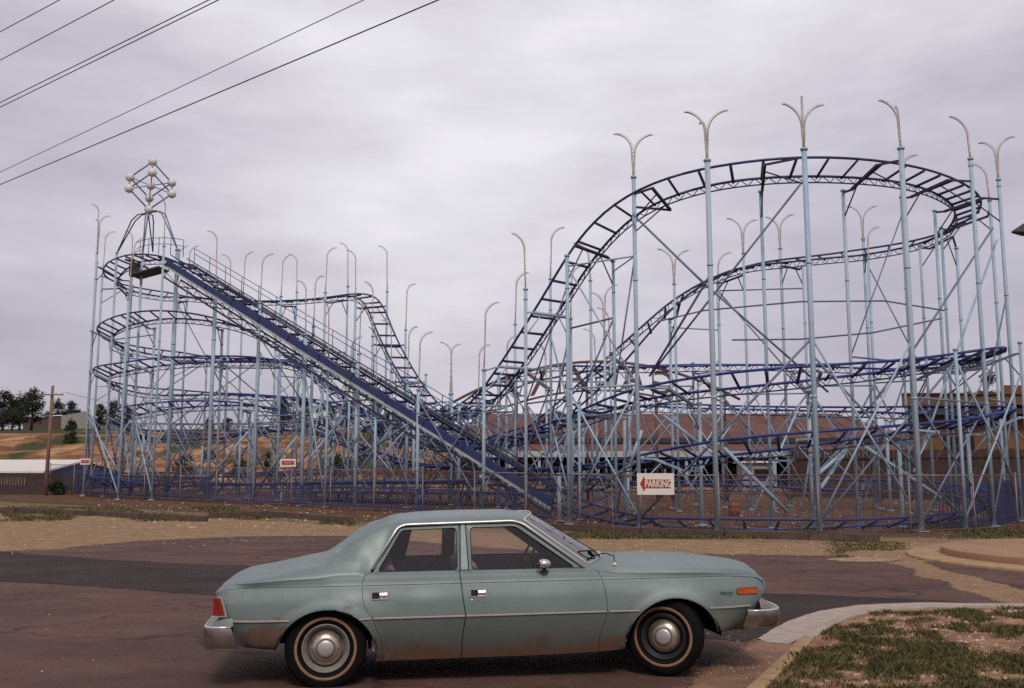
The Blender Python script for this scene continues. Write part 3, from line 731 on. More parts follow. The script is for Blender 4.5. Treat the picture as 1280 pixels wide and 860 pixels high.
# heavier raking struts seen low down in the right loop and along the front
for a, c in ((((940,645,35)),((1000,505,37))),((905,560,33),(985,640,33)),((1002,640,38),(1020,520,38)),((1020,595,31.5),(1060,560,33)),((1078,556,34),(1190,632,34)),((1060,560,34),(1026,610,32)),((788,580,33.4),(802,538,33.4)),((760,600,37),(803,572,33.6)),
             ((440,600,47),(500,520,46)),((385,575,47),(430,520,50)),((260,600,52),(310,540,51)),((830,520,37),(890,566,34)),((548,505,44),(450,570,46)),((335,590,50),(372,545,50)),((735,510,40),(690,565,40)),((1130,455,33),(1241,285,37.5)),((887,345,31.2),(812,470,35.5)),((887,360,31.2),(1035,490,33)),((1004,226,31.4),(812,470,35.5)),((791,268,33.2),(886,360,31.2)),((1142,590,32),(1246,300,37.4))):
    b = MB(); b.tube([at(*a), at(*c)], 0.065 if abs(a[1]-c[1]) < 110 and a[1] > 500 else 0.04, 6); rb(b, 'raking_strut', M['post'] if a[1] > 500 else M['brace'], None, at(*a))
# upper stay cables rings
x = MB(); ring = [at(822,402,40),at(880,388,37),at(1000,377,34),(at(1105,376,33)),at(1180,388,34)]; x.tube(ring, 0.03, 4); rb(x, 'stay', M['brace'], None, ring[0])
x = MB(); ring = [at(915,425,37),at(1000,424,35),at(1090,416,34),at(1177,398,34)]; x.tube(ring, 0.03, 4); rb(x, 'stay', M['brace'], None, ring[0])
# ---- cube of white balls on its four curved legs
tc = at(186, 262, 55.4); bc = tc.copy()
x = MB()
legs = [(at(146,317,56.6), 0), (at(178,320,55.2), 0), (at(222,312,53.6), 0), (at(191,315,56.8), 0)]
for p, _ in legs:
    d = (V((p.x, p.y, 0))-V((bc.x, bc.y, 0)));
    m1 = bc+d*0.50+V((0,0,-0.50)); m2 = bc+d*0.30+V((0,0,-.22))
    for w in (-0.06, 0.06):
        ww = V((-d.y, d.x, 0)).normalized()*w*2
        x.tube([p, p+(m1-p)*0.5+ww*.5, m1+ww, m2+ww, bc+V((0,0,-.18))], 0.04, 5)
x.tube([bc+V((0,0,-.55)), bc], 0.06, 6)
cage = rb(x, 'ball_ornament', M['brace'], None, bc)
E_ = 1.62; ez = V((0,0,1)); A3 = []
up = V((0.05, -0.05, 1)).normalized(); e1 = up.cross(V((0,1,0))).normalized(); e2 = up.cross(e1).normalized()
for i in range(3):
    a = R(172+120*i); A3.append((e1*cos(a)+e2*sin(a))*E_*math.sqrt(2/3)+up*E_/math.sqrt(3))
cor = {}
for i in (0,1):
    for j in (0,1):
        for k in (0,1): cor[(i,j,k)] = bc+A3[0]*i+A3[1]*j+A3[2]*k
q = MB(); cen = sum(cor.values(), V((0,0,0)))/8
for a in cor:
    for b2 in cor:
        if a < b2 and sum(abs(s-t) for s, t in zip(a, b2)) == 1: q.tube([cor[a], cor[b2]], 0.045, 5)
    q.tube([cor[a], cen], 0.03, 5)
rb(q, 'cube_frame', M['brace'], cage, bc)
for p in list(cor.values())+[cen]:
    q = MB(); q.sphere(p, 0.255, 14); rb(q, 'ball', M['white'], cage, p)
# ---- arched ride sign, seen from behind
sg = empty('ride_sign', at(745, 600, 52)); SG = V(sg.location)
arc = lambda s, h: at(*((550+s*(925-550)), (452+ (s-0.53)**2*215 + h), 52))
b = MB(); n = 26
for h, r in ((0, 0.075), (36, 0.06)):
    b.tube([arc(i/n, h*(1 if 0.1 < i/n < 0.92 else 0.4))-SG for i in range(n+1)], r, 5)
for s in (0.02, 0.12, 0.2, 0.255, .40, .49, .62, .71, .86, .95): b.tube([arc(s, 0)-SG, arc(s, 36)-SG], 0.045, 5)
for s in (0.1, 0.255, 0.49, 0.72, .95): p = arc(s, 36); b.tube([p-SG, V((p.x, p.y, terr(p.x, p.y)))-SG], 0.09, 6)
b.build('arch_frame', mat('rusty brown sign steel', (0.12,0.062,0.055), 0.7, var=0.3), sg)
LM = mat('faded brown sign letter', (0.115,0.068,0.055), 0.7, var=0.3)
for ch, s in zip('GALAXI', (0.742, 0.645, 0.555, 0.446, 0.332, 0.245)):
    o = text_mesh(ch, 1.75, 'letter', LM, sg, 0.07, bold=0.02)
    p = arc(s, 19); sl = (arc(s+0.02, 0)-arc(s-0.02, 0)); a = math.atan2(sl.z, sl.x)
    o.matrix_basis = Matrix.Translation(p-SG) @ Matrix.Rotation(a, 4, 'Y').inverted() @ Matrix.Rotation(R(180), 4, 'Z') @ Matrix.Rotation(R(90), 4, 'X')
tag(sg, 'rusty brown arched sign frame with letters seen from behind, in the middle of the ride', 'sign')
# ------------------------------------------------------------------ the car
car = empty('parked_car', (-0.2136, 9.017, -0.002), R(8.5)); car.rotation_euler.y = -0.0104
tag(car, 'faded green four door sedan with rusty sills and chrome bumpers parked across the foreground', 'car')
def paint_mat():
    m, nt, b = nm('faded green car paint'); N = nt.nodes; L = nt.links
    tc = N.new('ShaderNodeTexCoord'); sp = N.new('ShaderNodeSeparateXYZ'); L.new(tc.outputs['Object'], sp.inputs[0])
    def noi(s, d=6, r=0.6, loc=(0,0,0)):
        mp = N.new('ShaderNodeMapping'); mp.inputs['Location'].default_value = loc; L.new(tc.outputs['Object'], mp.inputs[0])
        n = N.new('ShaderNodeTexNoise'); n.inputs['Scale'].default_value = s; n.inputs['Detail'].default_value = d; n.inputs['Roughness'].default_value = r; L.new(mp.outputs[0], n.inputs['Vector']); return n.outputs['Fac']
    def ma(op, a, c, cl=False):
        x = N.new('ShaderNodeMath'); x.operation = op; x.use_clamp = cl
        for i, q in enumerate((a, c)):
            if isinstance(q, (int, float)): x.inputs[i].default_value = q
            else: L.new(q, x.inputs[i])
        return x.outputs[0]
    def mix(f, a, c):
        x = N.new('ShaderNodeMix'); x.data_type = 'RGBA'
        if isinstance(f, float): x.inputs[0].default_value = f
        else: L.new(f, x.inputs[0])
        for i, q in ((6, a), (7, c)):
            if isinstance(q, tuple): x.inputs[i].default_value = (*q, 1)
            else: L.new(q, x.inputs[i])
        return x.outputs[2]
    sv = N.new('ShaderNodeVectorMath'); sv.operation = 'MULTIPLY'; sv.inputs[1].default_value = (.55, 1, 1.3); L.new(tc.outputs['Object'], sv.inputs[0]); scl = sv.outputs[0]
    def spot(p, r, soft):   # a worn patch with a place of its own
        d = N.new('ShaderNodeVectorMath'); d.operation = 'DISTANCE'; L.new(scl, d.inputs[0]); d.inputs[1].default_value = (p[0]*.55, p[1], p[2]*1.3)
        q = ma('ADD', d.outputs['Value'], ma('MULTIPLY', ma('SUBTRACT', noi(9, 6, 0.7), 0.5), r*1.6))
        return ma('DIVIDE', ma('SUBTRACT', r+soft, q), soft*2, True)
    col = mix(ma('MULTIPLY', ma('SUBTRACT', noi(1.4), 0.35), 2.6, True), (0.160, 0.212, 0.203), (0.212, 0.268, 0.256))
    col = mix(ma('MULTIPLY', ma('SUBTRACT', noi(38, 5, 0.85), 0.52), 2.6, True), col, (0.27, 0.33, 0.315))
    # lighter sun bleached spots
    for p, r, a in (((-1.16, -.89, .70), .045, .8), ((-1.02, -.89, .64), .05, .4), ((-.62,-.9,.71), .04, .45), ((1.40, -.88, .68), .13, .30), ((1.62,-.88,.66),.06,.25)):
        col = mix(ma('MULTIPLY', spot(p, r, 0.06), a), col, (0.38, 0.46, 0.44))
    for p, r, a in (((-1.55,-.8,.93), .06, .25), ((.72,-.88,.70), .07, .25), ((.84,-.9,.71), .03, .3)):
        col = mix(ma('MULTIPLY', spot(p, r, 0.05), a), col, (0.10, 0.13, 0.12))
    col = mix(ma('MULTIPLY', ma('SUBTRACT', noi(7, 9, 0.8, (7,2,0)), 0.56), 2.2, True), col, (0.115, 0.145, 0.135))
    # road dirt low on the panels, and rust
    dirt = ma('MULTIPLY', ma('DIVIDE', ma('SUBTRACT', ma('ADD', 0.53, ma('MULTIPLY', noi(3.0, 8, 0.7), 0.16)), sp.outputs['Z']), 0.30, True), 0.74)
    col = mix(dirt, col, (0.085, 0.07, 0.055))
    rust = ma('MULTIPLY', ma('SUBTRACT', ma('ADD', ma('DIVIDE', ma('SUBTRACT', 0.455, sp.outputs['Z']), 0.5), ma('MULTIPLY', noi(4.5, 10, 0.75, (3,0,0)), 1.0)), 0.72), 4.5, True)
    col = mix(ma('MULTIPLY', rust, 0.75), col, (0.13, 0.055, 0.026))
    for p, r, a in (((-1.20, -.9, .632), .012, 1.0), ((-1.74,-.87,.552), .012, .8), ((-1.67,-.88,.47), .03, .7), ((-1.8,-.86,.43), .10, .55), ((-1.95,-.85,.40),.08,.5), ((1.07,-.88,.555), .012, .9), ((.95,-.88,.535), .012, .9), ((.93,-.86,.30), .06, .45)):
        col = mix(ma('MULTIPLY', spot(p, r, 0.02), a), col, (0.17, 0.065, 0.025))
    L.new(col, b.inputs['Base Color'])
    rg_ = ma('ADD', 0.40, ma('MULTIPLY', noi(3), 0.22)); L.new(ma('ADD', rg_, ma('MULTIPLY', dirt, 0.35)), b.inputs['Roughness'])
    b.inputs['Metallic'].default_value = 0.22; b.inputs['Specular IOR Level'].default_value = 0.5
    b.inputs['Coat Weight'].default_value = 0.12; b.inputs['Coat Roughness'].default_value = 0.25
    bp = N.new('ShaderNodeBump'); bp.inputs['Strength'].default_value = 0.10; bp.inputs['Distance'].default_value = 0.03
    L.new(noi(3.5, 2, 0.5), bp.inputs['Height']); L.new(bp.outputs['Normal'], b.inputs['Normal'])
    return m
M['paint'] = paint_mat()
M['chrome'] = mat('dulled chrome', (0.72, 0.69, 0.64), 0.30, 0.75, col2=(0.5, 0.42, 0.34), thr=(0.55, 0.8), scale=9)
M['trimchr'] = mat('bright side moulding', (0.62, 0.52, 0.47), 0.35, 0.6, var=0.1)
M['bumper'] = mat('worn dirty chrome bumper', (0.40, 0.36, 0.33), 0.30, 0.9, col2=(0.24, 0.16, 0.11), thr=(0.42, 0.7), scale=7, detail=9)
M['rubber'] = mat('dusty black rubber', (0.0065, 0.0055, 0.006), 0.8, var=0.3, scale=8, spec=0.12)
M['wwall'] = mat('dirty tan whitewall band', (0.27, 0.145, 0.08), 0.8, var=0.25, scale=9)
M['rimA'] = mat('dull green grey wheel rim', (0.20, 0.185, 0.16), 0.6, var=0.3, scale=12)
M['rimB'] = mat('black wheel rim', (0.018, 0.016, 0.02), 0.55, var=0.3)
M['hub'] = mat('tarnished steel hubcap', (0.58, 0.52, 0.44), 0.32, 0.85, col2=(0.44, 0.30, 0.17), thr=(0.45, 0.75), scale=14)
M['hubc'] = mat('satin hubcap centre', (0.50, 0.46, 0.43), 0.45, 0.6)
M['seal'] = mat('black window seal', (0.010, 0.010, 0.011), 0.7)
M['inner'] = mat('dark car lining', (0.008, 0.0075, 0.008), 0.9, spec=0.1)
M['vinyl'] = mat('purple grey vinyl seat', (0.34, 0.27, 0.32), 0.6, var=0.15)
M['card'] = mat('door card vinyl', (0.30, 0.24, 0.28), 0.6, var=0.15)
M['redlens'] = mat('red lamp lens', (0.27, 0.022, 0.014), 0.25, var=0.2, scale=40)
M['amber'] = mat('amber lamp lens', (0.48, 0.085, 0.016), 0.3, var=0.15, scale=40)
def glass_mat(name, tint, refl=1.0):
    m = bpy.data.materials.new(name); m.use_nodes = True; nt = m.node_tree; N = nt.nodes; L = nt.links; N.remove(N['Principled BSDF'])
    t = N.new('ShaderNodeBsdfTransparent'); t.inputs[0].default_value = (*tint, 1); g_ = N.new('ShaderNodeBsdfGlossy'); g_.inputs['Roughness'].default_value = 0.02; g_.inputs[0].default_value = (.9,.9,.9,1)
    fr = N.new('ShaderNodeFresnel'); fr.inputs[0].default_value = 1.5; mm = N.new('ShaderNodeMath'); mm.operation = 'MULTIPLY'; mm.inputs[1].default_value = refl; L.new(fr.outputs[0], mm.inputs[0])
    x = N.new('ShaderNodeMixShader'); L.new(mm.outputs[0], x.inputs[0]); L.new(t.outputs[0], x.inputs[1]); L.new(g_.outputs[0], x.inputs[2]); L.new(x.outputs[0], N['Material Output'].inputs[0]); return m
M['glass'] = glass_mat('side glass', (0.93, 0.91, 0.91), 1.2)
M['wglass'] = glass_mat('windscreen glass', (0.62, 0.60, 0.60), 1.6)

# control net of half the body: columns along the length, eleven rows from sill to centre line
def W(x): 
    T = [(-2.2,.80),(-2.05,.845),(-1.8,.875),(-1.3,.895),(0,.90),(1.3,.895),(1.9,.872),(2.15,.845),(2.27,.78)]
    for (a, p), (c, q) in zip(T, T[1:]):
        if x <= c: t = max(0, (x-a)/(c-a)); return p+(q-p)*t
    return T[-1][1]
def colm(x, z0, xs_, up, b=None, zb=(.54, .66, .79)):
    w_ = W(x); x_ = xs_ if xs_ else [x]*11
    rows = [(x_[0], w_-.120, z0), (x_[1], w_-.085, min(.33, z0+.10)), (x_[2], w_-.002, zb[0]), (x_[3], w_-.004, zb[1]), (x_[4], w_-.030, zb[2])]
    for i, (y, z) in enumerate(up): rows.append((x_[5+i], y, z))
    return rows
K = []
K.append([(-2.10,.74,.36),(-2.11,.76,.42),(-2.13,.78,.54),(-2.21,.775,.66),(-2.222,.76,.755),(-2.20,.73,.785),(-2.19,.69,.795),(-2.19,.60,.80),(-2.20,.45,.80),(-2.20,.25,.80),(-2.20,0,.80)])
K.append([(-2.06,.75,.35),(-2.07,.785,.42),(-2.10,.832,.545),(-2.165,.833,.66),(-2.17,.815,.775),(-2.135,.785,.812),(-2.12,.74,.825),(-2.12,.66,.828),(-2.12,.5,.826),(-2.12,.25,.824),(-2.12,0,.822)])
K.append(colm(-1.90,.32,None,[(.846,.830),(.800,.856),(.72,.864),(.5,.862),(.25,.864),(0,.866)]))
K.append(colm(-1.62,.30,None,[(.852,.848),(.812,.890),(.73,.916),(.55,.930),(.25,.937),(0,.940)]))
K.append(colm(-1.42,.28,None,[(.855,.855),(.818,.900),(.755,.942),(.60,.965),(.30,.955),(0,.950)]))
K.append(colm(-1.28,.24,None,[(.845,.874),(.817,.912),(.765,.975),(.615,1.050),(.30,1.015),(0,1.01)]))
K.append(colm(-1.13,.20,[-1.0,-1.0,-1.05,-1.10,-1.13]+[-1.13]*6,[(.845,.875),(.82,.91),(.785,.972),(.615,1.160),(.30,1.115),(0,1.11)]))
K.append(colm(-1.07,.20,[-.93,-.935,-1.013,-1.085,-1.10,-1.07,-1.035,-1.017,-1.02,-1.02,-1.02],[(.845,.872),(.805,.888),(.797,.912),(.615,1.220),(.30,1.190),(0,1.185)]))
K.append(colm(-.81,.20,[-.78]*4+[-.80,-.80,-.80]+[-.815]*4,[(.848,.872),(.805,.887),(.69,1.222),(.605,1.272),(.30,1.300),(0,1.303)]))
K.append(colm(-.74,.20,[-.72]*4+[-.73]*7,[(.848,.872),(.805,.887),(.682,1.246),(.60,1.285),(.30,1.312),(0,1.316)]))
K.append(colm(-.31,.20,[-.306,-.306,-.282,-.300,-.315,-.325,-.32,-.31,-.31,-.31,-.31],[(.85,.871),(.808,.886),(.676,1.256),(.60,1.300),(.30,1.332),(0,1.338)]))
K.append(colm(.12,.20,None,[(.85,.87),(.808,.885),(.675,1.262),(.60,1.300),(.31,1.334),(0,1.340)]))
K.append(colm(.21,.20,[.21]*8+[.25,.345,.375],[(.85,.869),(.807,.885),(.682,1.240),(.60,1.278),(.32,1.308),(0,1.316)]))
K.append(colm(.72,.21,[.815,.82,.872,.862,.842,.80,.725,.705,.785,.96,1.02],[(.85,.862),(.806,.884),(.795,.888),(.67,.908),(.34,.934),(0,.942)]))
K.append(colm(1.0,.22,[1.0]*7+[1.02,1.05,1.12,1.14],[(.855,.838),(.832,.874),(.76,.880),(.58,.900),(.30,.922),(0,.930)]))
K.append(colm(1.45,.26,None,[(.858,.828),(.835,.868),(.76,.874),(.56,.900),(.30,.925),(0,.934)]))
K.append(colm(1.85,.33,None,[(.842,.814),(.820,.853),(.75,.860),(.55,.886),(.28,.908),(0,.916)]))
K.append([(2.02,.71,.335),(2.04,.765,.40),(2.08,.842,.545),(2.12,.842,.66),(2.12,.82,.775),(2.10,.80,.796),(2.09,.785,.828),(2.09,.71,.838),(2.11,.52,.856),(2.14,.26,.872),(2.15,0,.878)])
K.append([(2.08,.71,.34),(2.11,.755,.41),(2.17,.79,.545),(2.25,.785,.66),(2.25,.765,.745),(2.225,.752,.768),(2.21,.735,.792),(2.22,.67,.802),(2.25,.50,.822),(2.28,.26,.845),(2.29,0,.85)])
K.append([(2.09,.67,.35),(2.12,.71,.42),(2.19,.745,.55),(2.285,.735,.66),(2.29,.715,.73),(2.275,.70,.75),(2.265,.68,.76),(2.27,.62,.77),(2.30,.48,.785),(2.32,.25,.80),(2.325,0,.805)])
KEY = {'sA': 7, 'sB': 10, 'sC': 13, 'tail': 0, 'hd': 12}
SHARP = {12, 13}
def pchip(ts, vs, t):
    n = len(ts)
    for i in range(n-1):
        if t <= ts[i+1] or i == n-2: break
    h = ts[i+1]-ts[i]; 
    def slope(k):
        if k == 0: return (vs[1]-vs[0])/(ts[1]-ts[0])
        if k == n-1: return (vs[-1]-vs[-2])/(ts[-1]-ts[-2])
        h0 = ts[k]-ts[k-1]; h1 = ts[k+1]-ts[k]; d0 = (vs[k]-vs[k-1])/h0; d1 = (vs[k+1]-vs[k])/h1
        if d0*d1 <= 0: return 0.0
        w1 = 2*h1+h0; w2 = h1+2*h0; return (w1+w2)/(w1/d0+w2/d1)
    u = (t-ts[i])/h; m0, m1 = slope(i)*h, slope(i+1)*h
    return (2*u**3-3*u*u+1)*vs[i]+(u**3-2*u*u+u)*m0+(-2*u**3+3*u*u)*vs[i+1]+(u**3-u*u)*m1
KT = [0]
for a, c in zip(K, K[1:]): KT.append(KT[-1]+max(0.03, sum(abs(c[i][0]-a[i][0]) for i in (2, 5, 8))/3))
SEGS = [(0, 12), (12, 13), (13, len(K)-1)]
def colpt(r, t):
    for a, c in SEGS:
        if t <= KT[c]+1e-9: break
    if r < 7 and (a, c) != (0, 12): a, c = (12, len(K)-1)
    if r < 7: a, c = 0, len(K)-1
    return [pchip(KT[a:c+1], [K[i][r][j] for i in range(a, c+1)], t) for j in range(3)]
# dense columns: (t, key flags)
tcol = []; 
for i in range(len(K)-1):
    n = max(1, round((KT[i+1]-KT[i])/0.017)); tcol += [(KT[i]+(KT[i+1]-KT[i])*j/n) for j in range(n)]
    if i == 0: cidx = {0: 0}
    cidx[i+1] = len(tcol)
tcol.append(KT[-1])
RN = [5, 10, 6, 7, 6, 3, 8, 6, 6, 5]   # subdivisions between the eleven rows
RS = [(0, 2), (2, 4), (4, 6), (6, 7), (7, 10)]
ridx = [0]
for n in RN: ridx.append(ridx[-1]+n)
grid = []
for t in tcol:
    cp = [V(colpt(r, t)) for r in range(11)]; line = []
    for a, c in RS:
        seg = cp[a:c+1]; ts = [0]
        for p, q in zip(seg, seg[1:]): ts.append(ts[-1]+max(1e-4, (q-p).length))
        for r in range(a, c):
            for j in range(RN[r]):
                tt = ts[r-a]+(ts[r-a+1]-ts[r-a])*j/RN[r]
                line.append(V([pchip(ts, [p[k] for p in seg], tt) for k in range(3)]))
    line.append(cp[10]); grid.append(line)
NR = len(grid[0]); NC = len(grid)
# a small step at the crease line
for g_ in grid:
    for j in range(ridx[4]+1, ridx[5]): g_[j].y -= 0.0035
ARCH = [(-1.365, .272, .388, .352), (1.432, .275, .398, .362)]
def inarch(x, z, k=1.0): return any(((x-a)/(c*k))**2+((z-b_)/(d*k))**2 < 1 for a, b_, c, d in ARCH)
kill = set()
for i in range(NC-1):
    for j in range(ridx[4]):
        m = (grid[i][j]+grid[i+1][j+1]+grid[i+1][j]+grid[i][j+1])/4
        if inarch(m.x, m.z): kill.add((i, j))
pushed = {}
for i in range(NC):
    for j in range(ridx[4]+1):
        adj = [(a, b_) for a in (i-1, i) for b_ in (j-1, j) if 0 <= a < NC-1 and 0 <= b_ < NR-1]
        kk = [q in kill for q in adj]
        if any(kk) and not all(kk):
            p = grid[i][j]
            for a, b_, c, d in ARCH:
                if abs(p.x-a) < c*1.3 and p.z > b_-0.08:
                    s = math.hypot((p.x-a)/c, (p.z-b_)/d)
                    if 0.8 < s < 1.25: pushed[(i, j)] = V((a+(p.x-a)/s, p.y, b_+(p.z-b_)/s))
for (i, j), q in pushed.items(): grid[i][j] = q
for g_ in grid:      # wheel arch flare
    for j in range(ridx[4]):
        p = g_[j]
        for a, b_, c, d in ARCH:
            s = math.hypot((p.x-a)/c, (p.z-b_)/d)
            if p.z > b_-.05 and 0.95 < s < 1.35: p.y += 0.014*(1-smooth(1.0, 1.22, s))
sA, sB, sC = cidx[7], cidx[10], cidx[13]; cTail = cidx[0]; cRW0, cRW1 = cidx[4], cidx[7]; cHd = cidx[12]
BELT = ridx[6]
def region(i, j):
    if (i, j) in kill: return None
    if j < BELT and sA <= i < sB: return 'rear_door'
    if j < BELT and sB <= i < sC: return 'front_door'
    if ridx[6] <= j < ridx[7] and sA <= i < sC: return None
    if ridx[8]-2 <= j and cHd <= i < sC: return 'windscreen'
    if ridx[9]+2 <= j and cRW0+5 <= i < cRW1-5: return 'rear_window'
    if i >= sC+4 and j >= ridx[7]+1: return 'bonnet'
    return 'body'
SEAMS = {sA, sB, sC}
def grab(reg, side, gap=0.0):
    b = MB(); mp = {}
    def vid(i, j, reg_cols):
        if (i, j) in mp: return mp[(i, j)]
        p = grid[i][j].copy()
        if gap:
            if i == reg_cols[0]: p.x += gap
            if i == reg_cols[1]: p.x -= gap
        mp[(i, j)] = len(b.v); b.v.append((p.x, p.y*side, p.z)); return mp[(i, j)]
    rc = {'rear_door': (sA, sB), 'front_door': (sB, sC)}.get(reg, (-1, -1))
    for i in range(NC-1):
        for j in range(NR-1):
            if region(i, j) == reg:
                q = (vid(i, j, rc), vid(i+1, j, rc), vid(i+1, j+1, rc), vid(i, j+1, rc))
                b.f.append(q if side < 0 else q[::-1]); b.m.append(0); b.sm.append(True)
    return b
def cpart(b, name, mt, parent=car, deg=None):
    o = b.build(name, mt, parent)
    if deg: smooth_angle(o, deg)
    return o
body = grab('body', -1); b2 = grab('body', 1); n0 = len(body.v); body.v += b2.v; body.f += [tuple(i+n0 for i in f) for f in b2.f]; body.m += b2.m; body.sm += b2.sm
# close tail and nose
for ci in (0, NC-1):
    for j in range(NR-1):
        p, q = grid[ci][j], grid[ci][j+1]
        if ci == 0 or True:
            f = (0,1,2,3) if ci else (3,2,1,0)
            body.add([(p.x, -p.y, p.z), (p.x, p.y, p.z), (q.x, q.y, q.z), (q.x, -q.y, q.z)], [f], 0, False)
# rolled wheel arch lips and door reveals
for sd in (-1, 1):
    for a, b_, c, d in ARCH:
        ang = [R(-8)+R(196)*k/40 for k in range(41)]; pts = []
        for t in ang:
            x_, z_ = a+c*cos(t), b_+d*sin(t)
            best = min((abs(grid[i][j].x-x_)+abs(grid[i][j].z-z_), grid[i][j].y) for i in range(0, NC) if abs(grid[i][ridx[2]].x-x_) < .1 for j in range(0, ridx[4], 2))
            pts.append(V((x_, sd*(best[1]-0.004), z_)))
        pts = [q for q in pts if q.z > (.315 if a < 0 and q.x < a else .34 if a > 0 and q.x > a else .28)]
        body.tube(pts, 0.011, 6)
body_o = cpart(body, 'body', M['paint'], car, 38)
for nm_, cols_ in (('rear_door', (sA, sB)), ('front_door', (sB, sC))):
    for sd in (-1, 1):
        d_ = cpart(grab(nm_, sd, 0.0042), 'door', M['paint'], car, 38)
        d_['_k'] = nm_; d_['_s'] = sd
doors = {(o['_k'], o['_s']): o for o in car.children if '_k' in o}
for o in doors.values(): del o['_k']; del o['_s']
for reg, mt, nmx in (('windscreen', 'wglass', 'windscreen'), ('rear_window', 'wglass', 'rear_window'), ('bonnet', 'paint', 'bonnet')):
    a = grab(reg, -1); c = grab(reg, 1); n0 = len(a.v); a.v += c.v; a.f += [tuple(i+n0 for i in f) for f in c.f]; a.m += c.m; a.sm += c.sm
    cpart(a, nmx, M[mt], car, 40)
# black backing strips that put the shade into the door gaps
for sd in (-1, 1):
    for ci in (sA, sB, sC):
        b = MB()
        ln = [grid[ci][j] for j in range(0, BELT+1)]
        vs = []
        for p in ln: vs += [(p.x-.03, sd*(p.y-.007), p.z), (p.x+.03, sd*(p.y-.007), p.z)]
        b.add(vs, [(2*i, 2*i+1, 2*i+3, 2*i+2) for i in range(len(ln)-1)])
        cpart(b, 'door_gap_backing', M['seal'])
def onrow(r, x, off=0.0, sd=-1, dz=0.0):
    j = ridx[r] if isinstance(r, int) else r[0]
    for i in range(NC-1):
        p, q = grid[i][j], grid[i+1][j]
        if p.x <= x <= q.x or i == NC-2:
            t = (x-p.x)/(q.x-p.x) if q.x != p.x else 0; t = max(0, min(1, t)); s = p.lerp(q, t); return V((s.x, sd*(s.y+off), s.z+dz))
    return V((x, sd*W(x), .5))
def rowline(r, x0, x1, off, sd=-1, n=24): return [onrow(r, x0+(x1-x0)*k/n, off, sd) for k in range(n+1)]
def moulding(x0, x1, par, sd=-1):
    pts = rowline(2, x0, x1, 0.004, sd); b = MB(); vs = []
    for p in pts:
        for dy, dz in ((-.004,-.008),(.005,-.004),(.005,.004),(-.004,.008)): vs.append(p+V((0, sd*dy, dz)))
    n = len(pts); b.add(vs, [(i*4+j, i*4+j+1, i*4+j+5, i*4+j+4) for i in range(n-1) for j in range(3)], 0, False)
    return cpart(b, 'side_moulding', M['trimchr'], par)
for sd in (-1, 1):
    moulding(-2.09, -1.648, car, sd); moulding(-1.118, -1.021, car, sd); moulding(-1.004, -.288, doors[('rear_door', sd)], sd)
    moulding(-.276, .862, doors[('front_door', sd)], sd); moulding(.880, 1.135, car, sd); moulding(1.728, 2.105, car, sd)
    # shadow of the body crease, drawn on as thin black tubes
    b = MB()
    for x0, x1 in ((-2.14, -1.11), (-1.093, -.32), (-.308, .835), (.85, 2.13)): b.tube(rowline(4, x0, x1, -0.0008, sd, 20), 0.0028, 4)
    b.tube([onrow(4, 2.13, -.0008, sd)]+[V((2.19, sd*.806, .765)), V((2.235, sd*.785, .735)), V((2.25, sd*.782, .66)), V((2.235, sd*.787, .60))], 0.003, 4)
    b.tube([onrow(4, -2.14, -.0008, sd), onrow(3, -2.13, -.0005, sd), V((-2.108, sd*.8365, .57))], 0.003, 4)
    cpart(b, 'crease_shade', M['seal'])
# greenhouse: frames, drip rail, glass
YZ = lambda z, o=0.0: .806-(z-.885)*(.806-.678)/(1.256-.885)+o
def sp(pts, sd, o=0.0): return [V((x_, sd*YZ(z, o), z)) for x_, z in pts]
def roundp(pts, r, closed=True):
    out = []; n = len(pts)
    for i in range(n):
        if not closed and i in (0, n-1): out.append(pts[i]); continue
        p = V(pts[i]); a = (V(pts[i-1])-p); c = (V(pts[(i+1) % n])-p); rr = min(r, a.length*.45, c.length*.45); a.normalize(); c.normalize()
        for k in range(5):
            t = k/4; q = (p+a*rr)*(1-t)**2+p*2*t*(1-t)+(p+c*rr)*t*t; out.append((q.x, q.y))
    return out
RWN = [(-.975,.889),(-.782,1.205),(-.338,1.217),(-.338,.889)]
FWN = [(-.222,.889),(-.222,1.217),(.150,1.222),(.625,.889)]
DRP = [(-1.017,.912),(-.815,1.226),(-.755,1.249),(.135,1.266),(.215,1.243),(.706,.886)]
